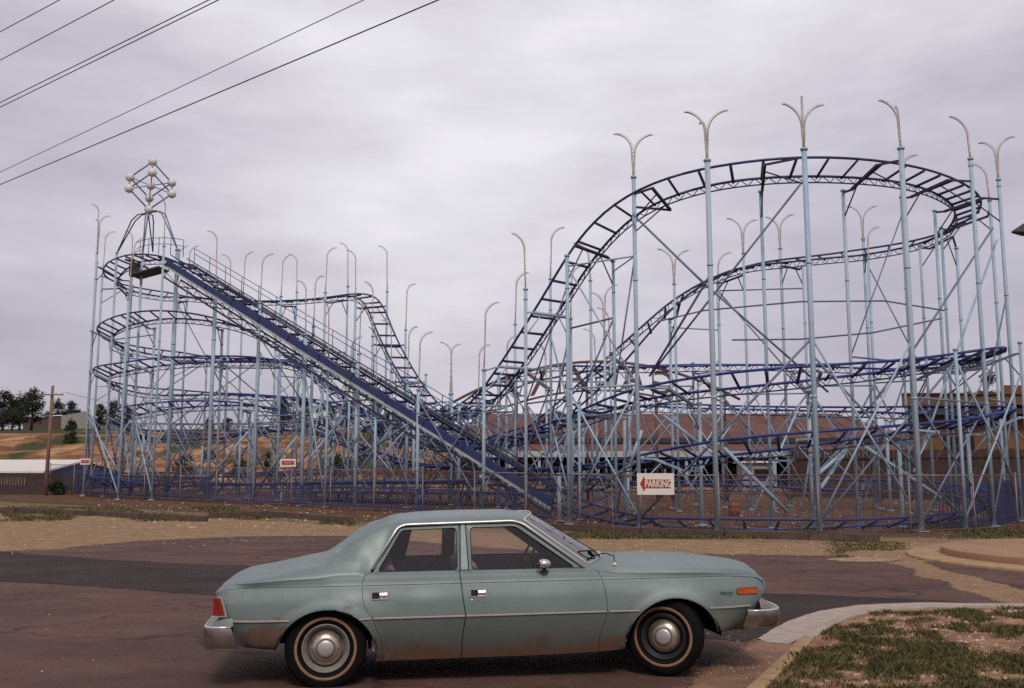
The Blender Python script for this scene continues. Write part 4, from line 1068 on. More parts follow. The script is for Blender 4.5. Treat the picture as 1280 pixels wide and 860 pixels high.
for sd in (-1, 1):
    b = MB(); pts = [V((x_, sd*(YZ(z)+.012), z)) for x_, z in roundp([V(p) for p in DRP], .05, False)]
    b.tube(pts, 0.0115, 6); cpart(b, 'drip_rail', M['chrome'])
    for key, win in (('rear_door', RWN), ('front_door', FWN)):
        d_ = doors[(key, sd)]
        wn = [V(p) for p in win]; cx_ = sum(p.x for p in wn)/4; cz_ = sum(p.y for p in wn)/4
        inn = roundp(wn, .035)
        # outer edge of the frame
        ot = {'rear_door': [(-1.012,.886),(-.797,1.225),(-.314,1.245),(-.314,.886)], 'front_door': [(-.248,.886),(-.262,1.247),(.168,1.248),(.690,.886)]}[key]
        out = []
        o4 = [V(p) for p in ot]
        k5 = len(inn)//4
        for q4 in range(4): out += [o4[q4]]*k5
        b = MB(); n = len(inn); vs = []
        for p, q in zip(out, inn):
            vs += [(p.x, sd*YZ(p.y, -.006), p.y), (q[0]+(p.x-q[0])*.1, sd*YZ(q[1], .004), q[1]+(p.y-q[1])*.1), (q[0], sd*YZ(q[1], -.012), q[1])]
        fs = []
        for i in range(n):
            a_, c_ = i*3, ((i+1) % n)*3
            for j in (0, 1): fs.append((a_+j, c_+j, c_+j+1, a_+j+1))
        b.add(vs, fs, 0, False); cpart(b, 'window_frame', M['paint'], d_)
        b = MB(); gl = [V((x_, sd*YZ(z, -.012), z)) for x_, z in inn]; b.add(gl, [tuple(range(n))]); cpart(b, 'window_glass', M['glass'], d_)
        b = MB(); b.tube([V((x_, sd*YZ(z, -.007), z)) for x_, z in inn]+[V((inn[0][0], sd*YZ(inn[0][1], -.007), inn[0][1]))], .0045, 4); cpart(b, 'window_seal', M['seal'], d_)
    b = MB()   # body colour pillar between the doors
    pl = [(-.311,.890),(-.300,1.250),(-.266,1.250),(-.252,.890)]
    b.add([V((x_, sd*YZ(z, .001), z)) for x_, z in pl]+[V((x_, sd*YZ(z, -.03), z)) for x_, z in pl], [(0,1,2,3),(0,4,5,1),(2,6,7,3)]); cpart(b, 'door_pillar', M['paint'])
    b = MB()
    for ln in ([(-.315,.889),(-.303,1.25)],[(-.248,.889),(-.263,1.25)],[(-.315,.888),(-.248,.888)],[(-1.010,.905),(-.803,1.226),(-.75,1.243),(.135,1.257),(.20,1.236),(.69,.89)]):
        b.tube([V((x_, sd*YZ(z, -.001), z)) for x_, z in ln], .0045, 4)
    cpart(b, 'door_seal', M['seal'])
# bright windscreen surround
b = MB()
for sd in (-1, 1):
    j = ridx[8]-2; ln = [grid[i][j] for i in range(cHd, sC+1)]
    b.tube([V((p.x, sd*p.y, p.z+.004)) for p in ln], .008, 5)
for ci in (cHd, sC):
    ln = [V((p.x, p.y, p.z+.004)) for p in grid[ci][ridx[8]-2:]]; b.tube(ln+[V((p.x, -p.y, p.z)) for p in ln[-2::-1]], .008, 5)
cpart(b, 'windscreen_trim', M['chrome'])
# door handles, lock
for sd in (-1, 1):
    for key, x0 in (('rear_door', -1.022), ('front_door', -.245)):
        d_ = doors[(key, sd)]; hn = empty('handle', (x0+.065, sd*.8905, .715)); hn.parent = d_; 
        fr_ = MB(); w_, h_ = .068, .032
        for dx, dz, sx, sz in ((0,h_-.004,w_*2,.008),(0,-h_+.004,w_*2,.008),(-w_+.004,0,.008,h_*2-.016),(w_-.004,0,.008,h_*2-.016)): fr_.box((dx, sd*.002, dz), (sx, .012, sz))
        fr_.build('handle_frame', M['chrome'], hn)
        q = MB(); q.box((-.034, sd*.001, 0), (.060, .006, .048)); q.build('handle_recess', M['seal'], hn)
        q = MB(); q.add([V((x_, sd*y_, z_)) for x_, y_, z_ in ((-.002,.002,-.022),(.056,.004,-.022),(.056,.010,.004),(-.002,.008,.004),(-.002,.002,.022),(.056,.003,.022))], [(0,1,2,3),(3,2,5,4)]); q.build('handle_flap', M['chrome'], hn)
        if key == 'front_door': q = MB(); q.lathe([(.010, 0), (.010, sd*.005), (.0, sd*.006)], 14, 'Y', (-.232, sd*.890, .660)); cpart(q, 'lock', M['chrome'], d_)
# wheels
def wheel(x_, sd, rim, steer=0.0, label=None):
    w_ = empty('wheel', (x_, sd*.725, .314), steer); w_.parent = car
    s = sd; R0 = .318
    def pr(l): return [(r, s*a) for r, a in l]
    b = MB(); b.lathe(pr([(.192,-.07),(.205,-.088),(.25,-.100),(.29,-.094),(.310,-.078),(.318,-.055),(.318,.055),(.310,.078),(.290,.094),(.262,.101),(.254,.1015),(.232,.101),(.215,.098),(.196,.088),(.184,.070)]), 64)
    for k in range(4): b.lathe([(.3185, s*(-.036+.024*k)-.003), (.3145, s*(-.036+.024*k)), (.3185, s*(-.036+.024*k)+.003)], 64)
    b.build('tyre', M['rubber'], w_)
    b = MB(); b.lathe(pr([(.240,.1012),(.237,.1035),(.222,.1032),(.219,.1002)]), 64); b.build('whitewall', M['wwall'], w_)
    b = MB(); b.lathe(pr([(.184,.070),(.187,.084),(.181,.090),(.172,.084),(.166,.066),(.152,.060),(.147,.030),(.134,.010),(.12,.030),(.08,.05),(.01,.05)]), 48); b.build('rim', rim, w_)
    b = MB(); b.lathe(pr([(.133,.040),(.134,.050),(.124,.066),(.100,.088),(.080,.097),(.072,.0975)]), 48); 
    if x_ < 0: # dented edge
        b.v = [(v[0]*(1-.05*max(0, math.sin(math.atan2(v[2], v[0])*5)))*1.0, v[1], v[2]) if math.hypot(v[0], v[2]) > .12 and v[2] > .03 else v for v in b.v]
    b.build('hubcap', M['hub'], w_)
    b = MB(); b.lathe(pr([(.074,.092),(.074,.0985),(.069,.0985),(.069,.092)]), 40); b.build('hubcap_ring', M['seal'], w_)
    b = MB(); b.lathe(pr([(.069,.095),(.066,.104),(.045,.110),(.0,.112)]), 40); b.build('hubcap_centre', M['hubc'], w_)
    b = MB(); b.lathe([(.30, -s*.02), (.30, -s*.06), (.02,-s*.06)], 32); b.build('inner_drum', M['inner'], w_)
    return w_
wheel(-1.3715, -1, M['rimA']); wheel(-1.3715, 1, M['rimA']); wheel(1.395, -1, M['rimB'], R(-27)); wheel(1.395, 1, M['rimB'], R(-27))
# wheel wells, floor, lining
b = MB()
for sd in (-1, 1):
    for a, b_, c, d in ARCH:
        n = 24; vs = []
        for k in range(n+1):
            t = R(6)+R(168)*k/n
            for y_ in (.872, .46): vs.append((a+(c+.006)*cos(t), sd*y_, b_+(d+.006)*sin(t)))
        b.add(vs, [(2*k, 2*k+1, 2*k+3, 2*k+2) for k in range(n)])
        ar = [(a+(c+.006)*cos(R(6)+R(168)*k/n), sd*.46, b_+(d+.006)*sin(R(6)+R(168)*k/n)) for k in range(n+1)]; b.add(ar, [tuple(range(n+1))])
b.box((0.03, 0, .24), (2.0, 1.42, .05)); b.box((-1.95, 0, .38), (.34, 1.5, .06)); b.box((-1.37, 0, .40), (.9, .9, .06)); b.box((1.45, 0, .36), (1.25, .9, .06)); b.box((2.0,0,.36),(.2,1.4,.05))
cpart(b, 'underbody', M['inner'])
b = MB(); b.tube([(-2.25,.45,.27),(-1.0,.40,.24),(.4,.35,.22)], .028, 8); b.tube([(-1.37,-.62,.31),(-1.37,.62,.31)], .05, 8); b.sphere((-1.37,0,.31), .12, 10); b.tube([(1.37,-.62,.30),(1.37,.62,.30)], .04, 8)
cpart(b, 'axle', M['inner'])
lin = MB(); 
for sd in (-1, 1):
    i0, i1 = cidx[4], sC; rng = list(range(i0, i1+1, 2)); js = [j for j in range(ridx[6], NR, 2)]
    mp = {}
    for i in rng:
        for j in js: p = grid[i][j]; mp[(i, j)] = len(lin.v); lin.v.append((p.x, sd*max(0, p.y-.022), p.z-.022))
    for a in range(len(rng)-1):
        for c in range(len(js)-1):
            i, j = rng[a], js[c]
            if region(i, j) == 'body' and (region(min(NC-2, i+1), j) == 'body') and region(i, min(NR-2, j+1)) == 'body': lin.f.append((mp[(i, j)], mp[(rng[a+1], j)], mp[(rng[a+1], js[c+1])], mp[(i, js[c+1])])); lin.m.append(0); lin.sm.append(True)
cpart(lin, 'headlining', M['inner'])
b = MB()
for sd in (-1, 1): b.box((-.12, sd*.765, .575), (1.78, .03, .60))
cpart(b, 'door_card', M['card'])
b = MB(); b.box((-1.22, 0, .90), (.42, 1.45, .03)); b.box((-1.03,0,.60),(.03,1.5,.62)); cpart(b, 'parcel_shelf', M['inner'])
b = MB(); b.add([V((x_, .735, z_)) for x_, z_ in ((-1.03,.86),(-.70,.86),(-.60,1.25),(-.86,1.25))], [(0,1,2,3)]); b.add([V((x_, .72, z_)) for x_, z_ in ((-1.03,.86),(-.70,.86),(-.60,1.25),(-.86,1.25))], [(3,2,1,0)]); cpart(b, 'pillar_trim', M['inner'])
def bench(x_, zt, name):
    s_ = empty(name, (x_, 0, 0)); s_.parent = car
    def soft(c, d, tilt, nm2):
        q = MB(); n = 8; vs = []; R_ = .06
        for ix in (-1, 1):
            pass
        ys = [-d[1]/2+d[1]*k/16 for k in range(17)]; prof = []
        for k in range(20):
            t = 2*pi*k/20; px_ = math.copysign(abs(cos(t))**.45, cos(t))*d[0]/2; pz_ = math.copysign(abs(sin(t))**.45, sin(t))*d[2]/2; prof.append((px_, pz_))
        for y_ in ys:
            e_ = 1-.18*(abs(y_)/(d[1]/2))**8
            for px_, pz_ in prof:
                X = px_*e_; Z = pz_*e_; vs.append((c[0]+X*cos(tilt)+Z*sin(tilt), c[1]+y_, c[2]-X*sin(tilt)+Z*cos(tilt)))
        q.add(vs, [(i*20+j, i*20+(j+1) % 20, (i+1)*20+(j+1) % 20, (i+1)*20+j) for i in range(16) for j in range(20)]+[tuple(range(20)), tuple(16*20+j for j in range(19,-1,-1))], 0, True)
        q.build(nm2, M['vinyl'], s_)
    soft((0, 0, zt-.24), (.16, 1.38, .50), R(-14), 'seat_back'); soft((.30, 0, zt-.50), (.52, 1.38, .18), R(4), 'seat_cushion')
bench(-.86, .93, 'rear_seat'); bench(-.17, .925, 'front_seat')
b = MB(); b.box((.74, 0, .80), (.30, 1.46, .18)); b.box((.66, .38, .895), (.16, .42, .035)); cpart(b, 'dashboard', M['inner'])
b = MB(); b.lathe([(.185,0),(.196,.011),(.207,0),(.196,-.011),(.185,0)], 32, 'X', (0,0,0)); b.box((0,0,0), (.02,.37,.03)); b.tube([(0,0,0),(.3,0,0)], .025, 8)
sw = b.build('steering_wheel', M['seal'], car); sw.location = (.42, .38, .87); sw.rotation_euler = (0, R(24), 0)
b = MB(); b.box((.46,0,1.215),(.02,.24,.06)); b.tube([(.44,0,1.24),(.40,0,1.29)], .008, 5); cpart(b, 'rear_view_mirror', M['seal'])
# bumpers swept round the corners
SL = .38
def bumper(path, prof, name, mt, name2='r'):
    b = MB(); vs = []; n = len(path); m = len(prof)
    for i, (x_, y_, s_) in enumerate(path):
        a = V(path[max(0, i-1)][:2]); c = V(path[min(n-1, i+1)][:2]); t = (c-a).normalized(); nn = V((t.y, -t.x))
        for u, z in prof: vs.append((x_+nn.x*u+(SL*(.5-z)*(-1 if name2 == 'f' else 1) if i in (0, n-1) else 0), y_+nn.y*u*(1 if True else 1), z+s_))
    b.add(vs, [(i*m+j, i*m+(j+1) % m, (i+1)*m+(j+1) % m, (i+1)*m+j) for i in range(n-1) for j in range(m)]+[tuple(range(m)), tuple((n-1)*m+j for j in range(m-1,-1,-1))], 0, True)
    return cpart(b, name, mt, car, 30)
pr_ = [(-.03,.512),(.022,.512),(.034,.500),(.037,.470),(.030,.380),(.018,.352),(-.03,.352)]
rp = [(-2.085,-.865,-.006),(-2.14,-.872,0),(-2.20,-.870,0),(-2.235,-.855,0),(-2.26,-.81,0),(-2.27,-.70,0),(-2.28,-.35,0)]
rp = rp+[(-2.283,0,0)]+[(x_, -y_, s_) for x_, y_, s_ in rp[::-1]]
bumper(rp, [(-u, z) for u, z in pr_], 'bumper', M['bumper'])
fp = [(2.065,-.852,0),(2.15,-.862,0),(2.25,-.85,0),(2.31,-.815,0),(2.36,-.74,0),(2.40,-.60,0),(2.435,-.30,0)]
fp = fp+[(2.44,0,0)]+[(x_, -y_, s_) for x_, y_, s_ in fp[::-1]]
bumper(fp, [(u, z+(.022 if z < .4 else 0)) for u, z in pr_], 'bumper', M['bumper'], 'f')
for path_, sgn in ((rp, -1), (fp, 1)):
    b = MB(); pts_ = []
    for i, (x_, y_, s_) in enumerate(path_):
        a = V(path_[max(0, i-1)][:2]); c = V(path_[min(len(path_)-1, i+1)][:2]); t = (c-a).normalized(); pts_.append((x_+t.y*sgn*.024, y_-t.x*sgn*.024, .507))
    b.tube(pts_, .0105, 6); cpart(b, 'bumper_lip', M['white'] if False else M['chrome'])
bf = MB()   # body coloured filler above the bumpers, sloping out
def filler(path, z0, z1, name):
    b = MB(); vs = []
    for (x0_, y0_, x1_, y1_) in path: vs += [(x0_, y0_, z1), (x1_, y1_, z0)]
    n = len(path); b.add(vs, [(2*i, 2*i+1, 2*i+3, 2*i+2) for i in range(n-1)], 0, True); return b
f1 = [(-2.08,-.838,-2.07,-.862),(-2.14,-.825,-2.2,-.862),(-2.18,-.79,-2.24,-.80),(-2.19,-.6,-2.25,-.6)]; f1 = f1+[(a,-b_,c,-d) for a,b_,c,d in f1[::-1]]
cpart(filler(f1, .512, .572, 'f'), 'bumper_filler', M['paint'])
f2 = [(2.20,-.78,2.21,-.80),(2.23,-.765,2.30,-.80),(2.25,-.72,2.34,-.75),(2.26,-.66,2.38,-.66),(2.33,-.3,2.41,-.3)]; f2 = f2+[(a,-b_,c,-d) for a,b_,c,d in f2[::-1]]
cpart(filler(f2, .512, .595, 'f'), 'bumper_filler', M['bumper'])
# lamps
for sd in (-1, 1):
    tl_ = empty('tail_lamp', (-2.165, sd*.80, .655)); tl_.parent = car
    y0_, y1_ = sd*.842, sd*.56
    q = MB(); A = [(-2.104,.580),(-2.150,.733)]  # forward edge line x(z)
    def lens(x0_, x1_, za, zb, off, nm3, mt3, sp_=0.0):
        q = MB(); c_ = V(tl_.location); n = 6; vs = []
        for z in (za, zb):
            t = (z-.58)/.153; xf = -2.104-.046*t
            ring = [(xf-.012-sp_, sd*(.8395+off)), (-2.17-.03*t, sd*(.836+off)), (-2.222-off, sd*(.81)), (-2.232-off, sd*.70), (-2.232-off, sd*.52)]
            vs += [V((a, b_, z))-c_ for a, b_ in ring]
        q.add(vs, [(i, i+1, i+6, i+5) for i in range(4)], 0, False); return q.build(nm3, mt3, tl_)
    lens(0, 0, .578, .735, .004, 'lamp_bezel', M['chrome']); lens(0, 0, .590, .722, .009, 'lamp_lens', M['redlens'], .017)
    mk = empty('side_marker', (2.08, sd*.84, .668)); mk.parent = car; mo = V(mk.location)
    def mkp(x_, z_, o_):
        p_ = onrow((ridx[3]+1,), x_, o_, sd); return V((x_, p_.y, z_))-mo
    out_ = [(1.990,.645),(2.162,.643),(2.172,.652),(2.172,.684),(2.162,.693),(1.990,.692),(1.982,.682),(1.982,.655)]
    q = MB(); q.add([mkp(x_, z_, .012) for x_, z_ in out_]+[mkp(x_, z_, -.02) for x_, z_ in out_], [tuple(range(8))]+[(i, (i+1) % 8, 8+(i+1) % 8, 8+i) for i in range(8)]); q.build('lamp_lens', M['amber'], mk)
    q = MB(); q.tube([mkp(x_, z_, .009) for x_, z_ in out_+out_[:1]], .0045, 4); q.build('lamp_bezel', M['redlens'], mk)
    hl = empty('headlight', (2.275, sd*.50, .66)); hl.parent = car
    q = MB(); q.lathe([(.095,-.06),(.095,0),(.083,.004)], 24, 'X'); q.build('lamp_bezel', M['chrome'], hl); q = MB(); q.lathe([(.083,.003),(.05,.018),(0,.024)], 24, 'X'); q.build('lamp_lens', M['glass'], hl)
b = MB(); b.box((2.30,0,.655), (.03, .70, .13)); 
cpart(b, 'grille', M['seal'])
b = MB()
for k in range(7): b.box((2.318, 0, .595+.02*k), (.012, .70, .006))
cpart(b, 'grille_bars', M['chrome'])
bd = text_mesh('Hornet', .036, 'fender_badge', M['seal'], car, .0015); bd.matrix_basis = Matrix.Translation((1.885, -.8825, .660)) @ Matrix.Rotation(R(-3), 4, 'Z') @ Matrix.Rotation(R(90), 4, 'X')
# mirror, aerial, wipers
mr_ = empty('door_mirror', (.36, -.88, .87)); mr_.parent = doors[('front_door', -1)]
q = MB(); q.lathe([(.034, 0), (.030, .008), (.016, .02), (.012, .045), (.012, .05)], 16, 'Z', (0, 0.02, -.012)); q.build('mirror_foot', M['seal'], mr_)
q = MB(); q.sphere((-.008, -.02, .062), .05, 16, sc=(1.12, .9, .72)); q.build('mirror_shell', M['chrome'], mr_)
q = MB(); q.box((-.058,-.02,.062), (.004,.085,.055)); q.build('mirror_glass', M['dark'], mr_)
q = MB(); q.lathe([(.020, 0), (.018, .008), (.007, .012), (.006, .02)], 14, 'Z', (.985, -.70, .893)); cpart(q, 'aerial_base', M['white'])
q = MB(); q.tube([(.985,-.70,.90),(.984,-.70,1.10),(.975,-.70,1.62)], .0022, 5); cpart(q, 'aerial', M['galv'])
q = MB(); q.tube([(.985,-.70,.905),(.99,-.66,.96),(.95,-.52,.975),(.86,-.45,.95)], .005, 5)
cpart(q, 'aerial_lead', M['seal']); q = MB(); q.tube([(.90,-.40,.945),(.80,-.62,.985)], .006, 4); cpart(q, 'wiper', M['seal']); q = MB(); q.tube([(.92,-.46,.94),(.84,-.52,1.0),(.70,-.60,1.0)], .006, 4); cpart(q, 'wiper', M['seal']); q = MB(); q.tube([(.96,.1,.955),(.80,.50,1.0)], .006, 4); cpart(q, 'wiper', M['seal'])
q = MB(); q.add([V((.90,-.44,.985)), V((.90,-.32,.993)), V((.855,-.32,1.022)), V((.855,-.44,1.014))], [(0,1,2,3)]); cpart(q, 'sticker', M['white'])
# ------------------------------------------------------------------ fence
FL = [(62,61),(95,59),(132,55.3),(213,52.2),(319,48.2),(446,43.3),(606,38.4),(700,35.2),(785,32.5),(899,30.1),(1029,29.7),(1155,30.3),(1246,32.4),(1300,35),(1345,39)]
fpts = []
for px, Y in FL: p = at(px, 600, Y); fpts.append(V((p.x, p.y, 0)))
fline = even(catmull(fpts, 0.4), 2.9)
fence = empty('chain_link_fence', fline[0]); FO = V(fline[0])
tag(fence, 'thin rusty chain link fence running along the whole front of the ride', 'fence')
for i, p in enumerate(fline):
    z = terr(p.x, p.y); b = MB(); b.tube([(p.x, p.y, z-.1), (p.x, p.y, z+1.80)], .027, 6); b.sphere((p.x, p.y, z+1.82), .035, 6)
    o = b.build('fence_post', M['galv'], fence, p); o.location = p-FO
    if i+1 < len(fline):
        q = fline[i+1]; z2 = terr(q.x, q.y); b = MB()
        b.tube([(p.x, p.y, z+1.74), (q.x, q.y, z2+1.74)], .021, 5); o = b.build('top_rail', M['rustrail'] if i % 3 else M['galv'], fence, p); o.location = p-FO
        b = MB(); b.tube([(p.x, p.y, z+.10), (q.x, q.y, z2+.10)], .018, 4); o = b.build('bottom_rail', M['rustrail'], fence, p); o.location = p-FO
        b = MB(); d = (q-p); L_ = d.length; d.normalize(); sx = 0.11; H_ = 1.62; n = int((L_+H_)/sx)
        for k in range(n):
            for s in (1, -1):
                a0 = k*sx-H_; u0, u1 = max(0, a0), min(L_, a0+H_); 
                if u1 <= u0: continue
                v0, v1 = u0-a0, u1-a0
                if s < 0: v0, v1 = H_-v0, H_-v1
                za = z+(z2-z)*u0/L_+.10; zb = z+(z2-z)*u1/L_+.10; P0 = p+d*u0; P1 = p+d*u1
                b.add([(P0.x, P0.y, za+v0), (P1.x, P1.y, zb+v1), (P1.x, P1.y+.003, zb+v1+.010), (P0.x, P0.y+.003, za+v0+.010)], [(0,1,2,3)])
        o = b.build('wire_mesh', M['mesh'], fence, p); o.location = p-FO
def along(lst, st):
    ps = []
    for px, Y in lst: p = at(px, 600, Y); ps.append(V((p.x, p.y, 0)))
    return even(catmull(ps, .4), st)
def pickets(name, lst, h, sp_, mt, r, label, cat, rails=(0.15, 0.95), wid=.02):
    ln = along(lst, sp_); t = empty(name, ln[0]); O = V(ln[0]); b = MB()
    for p in ln: z = terr(p.x, p.y); b.box((p.x-O.x, p.y-O.y, z+h/2), (wid, wid, h))
    b.build('upright_bars', mt, t)
    for rr in rails:
        b = MB(); b.tube([(p.x-O.x, p.y-O.y, terr(p.x, p.y)+h*rr) for p in ln[::6]+[ln[-1]]], r, 5); b.build('rail', mt, t)
    tag(t, label, cat); return t
pickets('picket_barrier', [(97,58.6),(118,57.2),(150,55.6),(213,53.0),(268,50.6)], 1.25, .16, M['darkblue'], .03, 'dense blue picket barrier at the foot of the left end of the ride', 'barrier', wid=.035)
pickets('picket_barrier', [(1172,32.4),(1225,33.6),(1258,36.2),(1278,39)], 1.5, .2, M['darkblue'], .03, 'dense blue picket barrier at the foot of the right end of the ride', 'barrier', wid=.035)
pickets('picket_barrier', [(268,50.6),(319,49.0),(446,44.3),(606,39.4),(690,37)], 1.0, .22, M['blue'], .03, 'sparse blue picket barrier under the lift hill', 'barrier', wid=.03)
pickets('queue_rail', [(742,36.5),(800,36.0),(900,35.0),(1030,34.8),(1120,36),(1180,39)], 1.15, .42, M['rustrail'], .022, 'rusty red queue railing on the dirt inside the right loop', 'railing')
pickets('queue_rail', [(300,56),(420,52),(560,47.5),(640,46)], 1.1, .40, M['rustrail'], .022, 'rusty red queue railing on the dirt behind the lift hill', 'railing')
# ------------------------------------------------------------------ signs on the fence
M['signred'] = mat('sign red', (0.36, 0.035, 0.022), 0.5, var=0.08); M['signwhite'] = mat('sign white', (0.74, 0.69, 0.62), 0.45, var=0.05)
p = at(819.5, 605, 30.95); s_ = empty('parking_sign', p); wd, hg = 1.13, .655
b = MB(); b.box((0, .012, 0), (wd, .02, hg)); b.build('sign_panel', M['signwhite'], s_)
b = MB(); kx = wd/46; by_ = lambda X, Y_: (X*kx, -.004, Y_*kx)
poly = [(-19.5,0),(-14.2,10),(-13.2,5.6),(19.2,5.6),(19.2,-5.3),(-13.2,-5.3),(-14.2,-9.6)]
vs = [by_(*q) for q in poly]; b.add(vs, [(0,1,2,5,6),(2,3,4,5)]); b.build('arrow', M['signred'], s_)
t = text_mesh('PARKING', .245, 'lettering', M['signwhite'], s_, .002, bold=.006); t.matrix_basis = Matrix.Translation((3.2*kx, -.009, 0.0)) @ Matrix.Rotation(R(90), 4, 'X') @ Matrix.Scale(.80, 4, (1,0,0)) @ Matrix.Scale(1.22, 4, (0,1,0))
b = MB()
for xx in (-.3, .3): b.box((xx, .03, .06), (.05, .02, .8))
b.build('bracket', M['galv'], s_); s_.rotation_euler.z = R(-4)
tag(s_, 'white parking sign with a red arrow pointing left, fixed to the fence', 'sign')
for px, py, Y, w_, h_, lab in ((360, 578.5, 46.6, .72, .36, 'small white sign with a red panel on the fence under the lift hill'), (106.5, 577, 57.0, .56, .34, 'small white sign with a red panel at the far left end of the fence')):
    p = at(px, py, Y); s_ = empty('fence_sign', p); b = MB(); b.box((0,0,0), (w_, .02, h_)); b.build('sign_panel', M['signwhite'], s_)
    b = MB(); b.box((0,-.014,.0), (w_*.80, .006, h_*.52)); b.build('red_panel', M['signred'], s_)
    b = MB(); b.box((-.02,-.019,.0), (w_*.5, .004, h_*.05)); b.build('stripe', M['signwhite'], s_)
    b = MB(); z = terr(p.x, p.y); b.tube([(0, .035, z-p.z), (0, .035, h_*.4)], .02, 5); b.build('sign_post', M['galv'], s_); tag(s_, lab, 'sign', 'small red and white fence signs')
# ------------------------------------------------------------------ buildings
def bx(name, x0, x1, y0, y1, z0, z1, mt, par, O): 
    b = MB(); b.box(((x0+x1)/2-O.x, (y0+y1)/2-O.y, (z0+z1)/2-O.z), (x1-x0, y1-y0, z1-z0)); return b.build(name, mt, par)
O = V((at(830, 600, 86).x, 86, 0.9)); B1 = empty('pavilion', O)
xl, xr = at(548, 600, 86).x, at(1150, 600, 86).x
zE = at(800, 547, 86).z; zR = at(800, 517, 95).z
b = MB(); vs = [(xl, 86, zE), (xr, 86, zE), (xr-4, 95, zR), (xl+4, 95, zR), (xr, 104, zE), (xl, 104, zE)]
vs = [V(v)-O for v in vs]; b.add(vs+[v-V((0,0,.25)) for v in vs], [(0,1,2,3),(3,2,4,5),(1,4,2),(0,3,5),(0,6,7,1),(6,11,10,7),(1,7,10,4),(0,5,11,6)]); 
for q in range(int((xr-xl)/2.2)):
    xx = xl+1+2.2*q
    b.beam(V((xx, 86, zE+.03))-O, V((min(xr-4, max(xl+4, xx)), 95, zR+.03))-O, .12, .06)
b.build('roof', M['roofred'], B1)
k = 0
b = MB(); zP = at(800, 563, 82).z
vs = [V(v)-O for v in ((xl+1, 82, zP), (xr-1, 82, zP), (xr-1, 86.5, zE-.45), (xl+1, 86.5, zE-.45))]; b.add(vs+[v-V((0,0,.1)) for v in vs], [(0,1,2,3),(7,6,5,4),(0,4,5,1)]); b.build('porch_roof', M['roofred'], B1)
bx('eave_board', xl, xr, 85.9, 86.1, zE-.45, zE-.05, M['darkiron'], B1, O); bx('fascia', xl+1, xr-1, 81.85, 82.0, zP-.55, zP-.05, M['wallgrey'], B1, O)
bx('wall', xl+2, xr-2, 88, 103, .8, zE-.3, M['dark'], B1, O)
n = 17
for i in range(n):
    xx = xl+1.3+(xr-xl-2.6)*i/(n-1); b = MB(); b.box((xx-O.x, 82.3-O.y, (zP-.5+.8)/2-O.z), (.22,.22,zP-.5-.8)); b.build('porch_post', M['wallgrey'], B1)
rg2 = random.Random(5)
for i in range(7):
    xx = xl+4+(xr-xl-8)*i/6.5; bx('red_door_panel', xx, xx+rg2.uniform(1.2,2.4), 87.7, 87.95, 1.0, rg2.uniform(2.2,3.0), M['roofred'], B1, O)
tag(B1, 'long low pavilion with a red brown roof behind the middle of the ride', 'building')
O = V((at(1230, 600, 60).x, 60, .9)); B2 = empty('brown_building', O)
x0_, x1_ = at(1130, 600, 60).x, at(1130, 600, 60).x+26; zt = at(1150, 493, 60).z
def foot(name, xa, xb, ya, yb, z0, z1, mt, k=1.0):
    b = MB(); f = yb/ya; b.prism([(xa-O.x, ya-O.y), (xb-O.x, ya-O.y), (xb-O.x, yb-O.y), (xa*f*1.02-O.x, yb-O.y)], z0-O.z, z1-O.z); return b.build(name, mt, B2)
foot('wall', x0_+.3, x1_, 60, 74, .7, zt-.9, M['ochre']); foot('parapet', x0_, x1_+.2, 59.7, 74.2, zt-.65, zt, M['ochre'])
foot('awning', x0_-.1, x1_, 59.0, 60.0, zt-1.25, zt-.92, M['darkiron']); foot('roof_edge', x0_-.05, x1_, 59.55, 59.7, zt-.02, zt+.06, M['ochre'])
foot('upper_block', at(1262,600,62).x, x1_+8, 62, 70, zt, zt+.75, M['roofred'])
for xx in (x0_+2.5, x0_+7.5, x0_+12): 
    f = bx('window', xx, xx+1.8, 59.9, 59.98, 2.6, 4.2, M['dark'], B2, O); bx('window_frame', xx-.08, xx+1.88, 59.93, 59.995, 2.5, 2.6, M['wood'], B2, O)
tag(B2, 'ochre brown flat roofed building behind the right end of the ride', 'building')
# tall board wall
wl = [V((at(985,600,57).x, 57, 0)), V((at(1090,600,55).x, 55, 0)), V((at(1320,600,50).x, 50, 0))]
t = empty('board_wall', wl[0]); b = MB(); tot = 0
for a, c in zip(wl, wl[1:]):
    d = (c-a); n = int(d.length/.2)
    for i in range(n):
        p = a+d*(i+.5)/n; z = terr(p.x, p.y); h = 2.65+rg2.uniform(-.04,.04); q = p-wl[0]; b.box((q.x, q.y+rg2.uniform(-.01,.01), z+h/2), (.185, .03, h), math.atan2(d.y, d.x))
b.build('boards', M['wood'], t); b = MB()
for a, c in zip(wl, wl[1:]):
    for hz in (.5, 2.2): b.beam(a-wl[0]+V((0,-.06,hz+.6)), c-wl[0]+V((0,-.06,hz+.6)), .05, .1)
b.build('wall_rail', M['wood'], t); tag(t, 'tall brown board wall behind the right loop of the ride', 'wall')
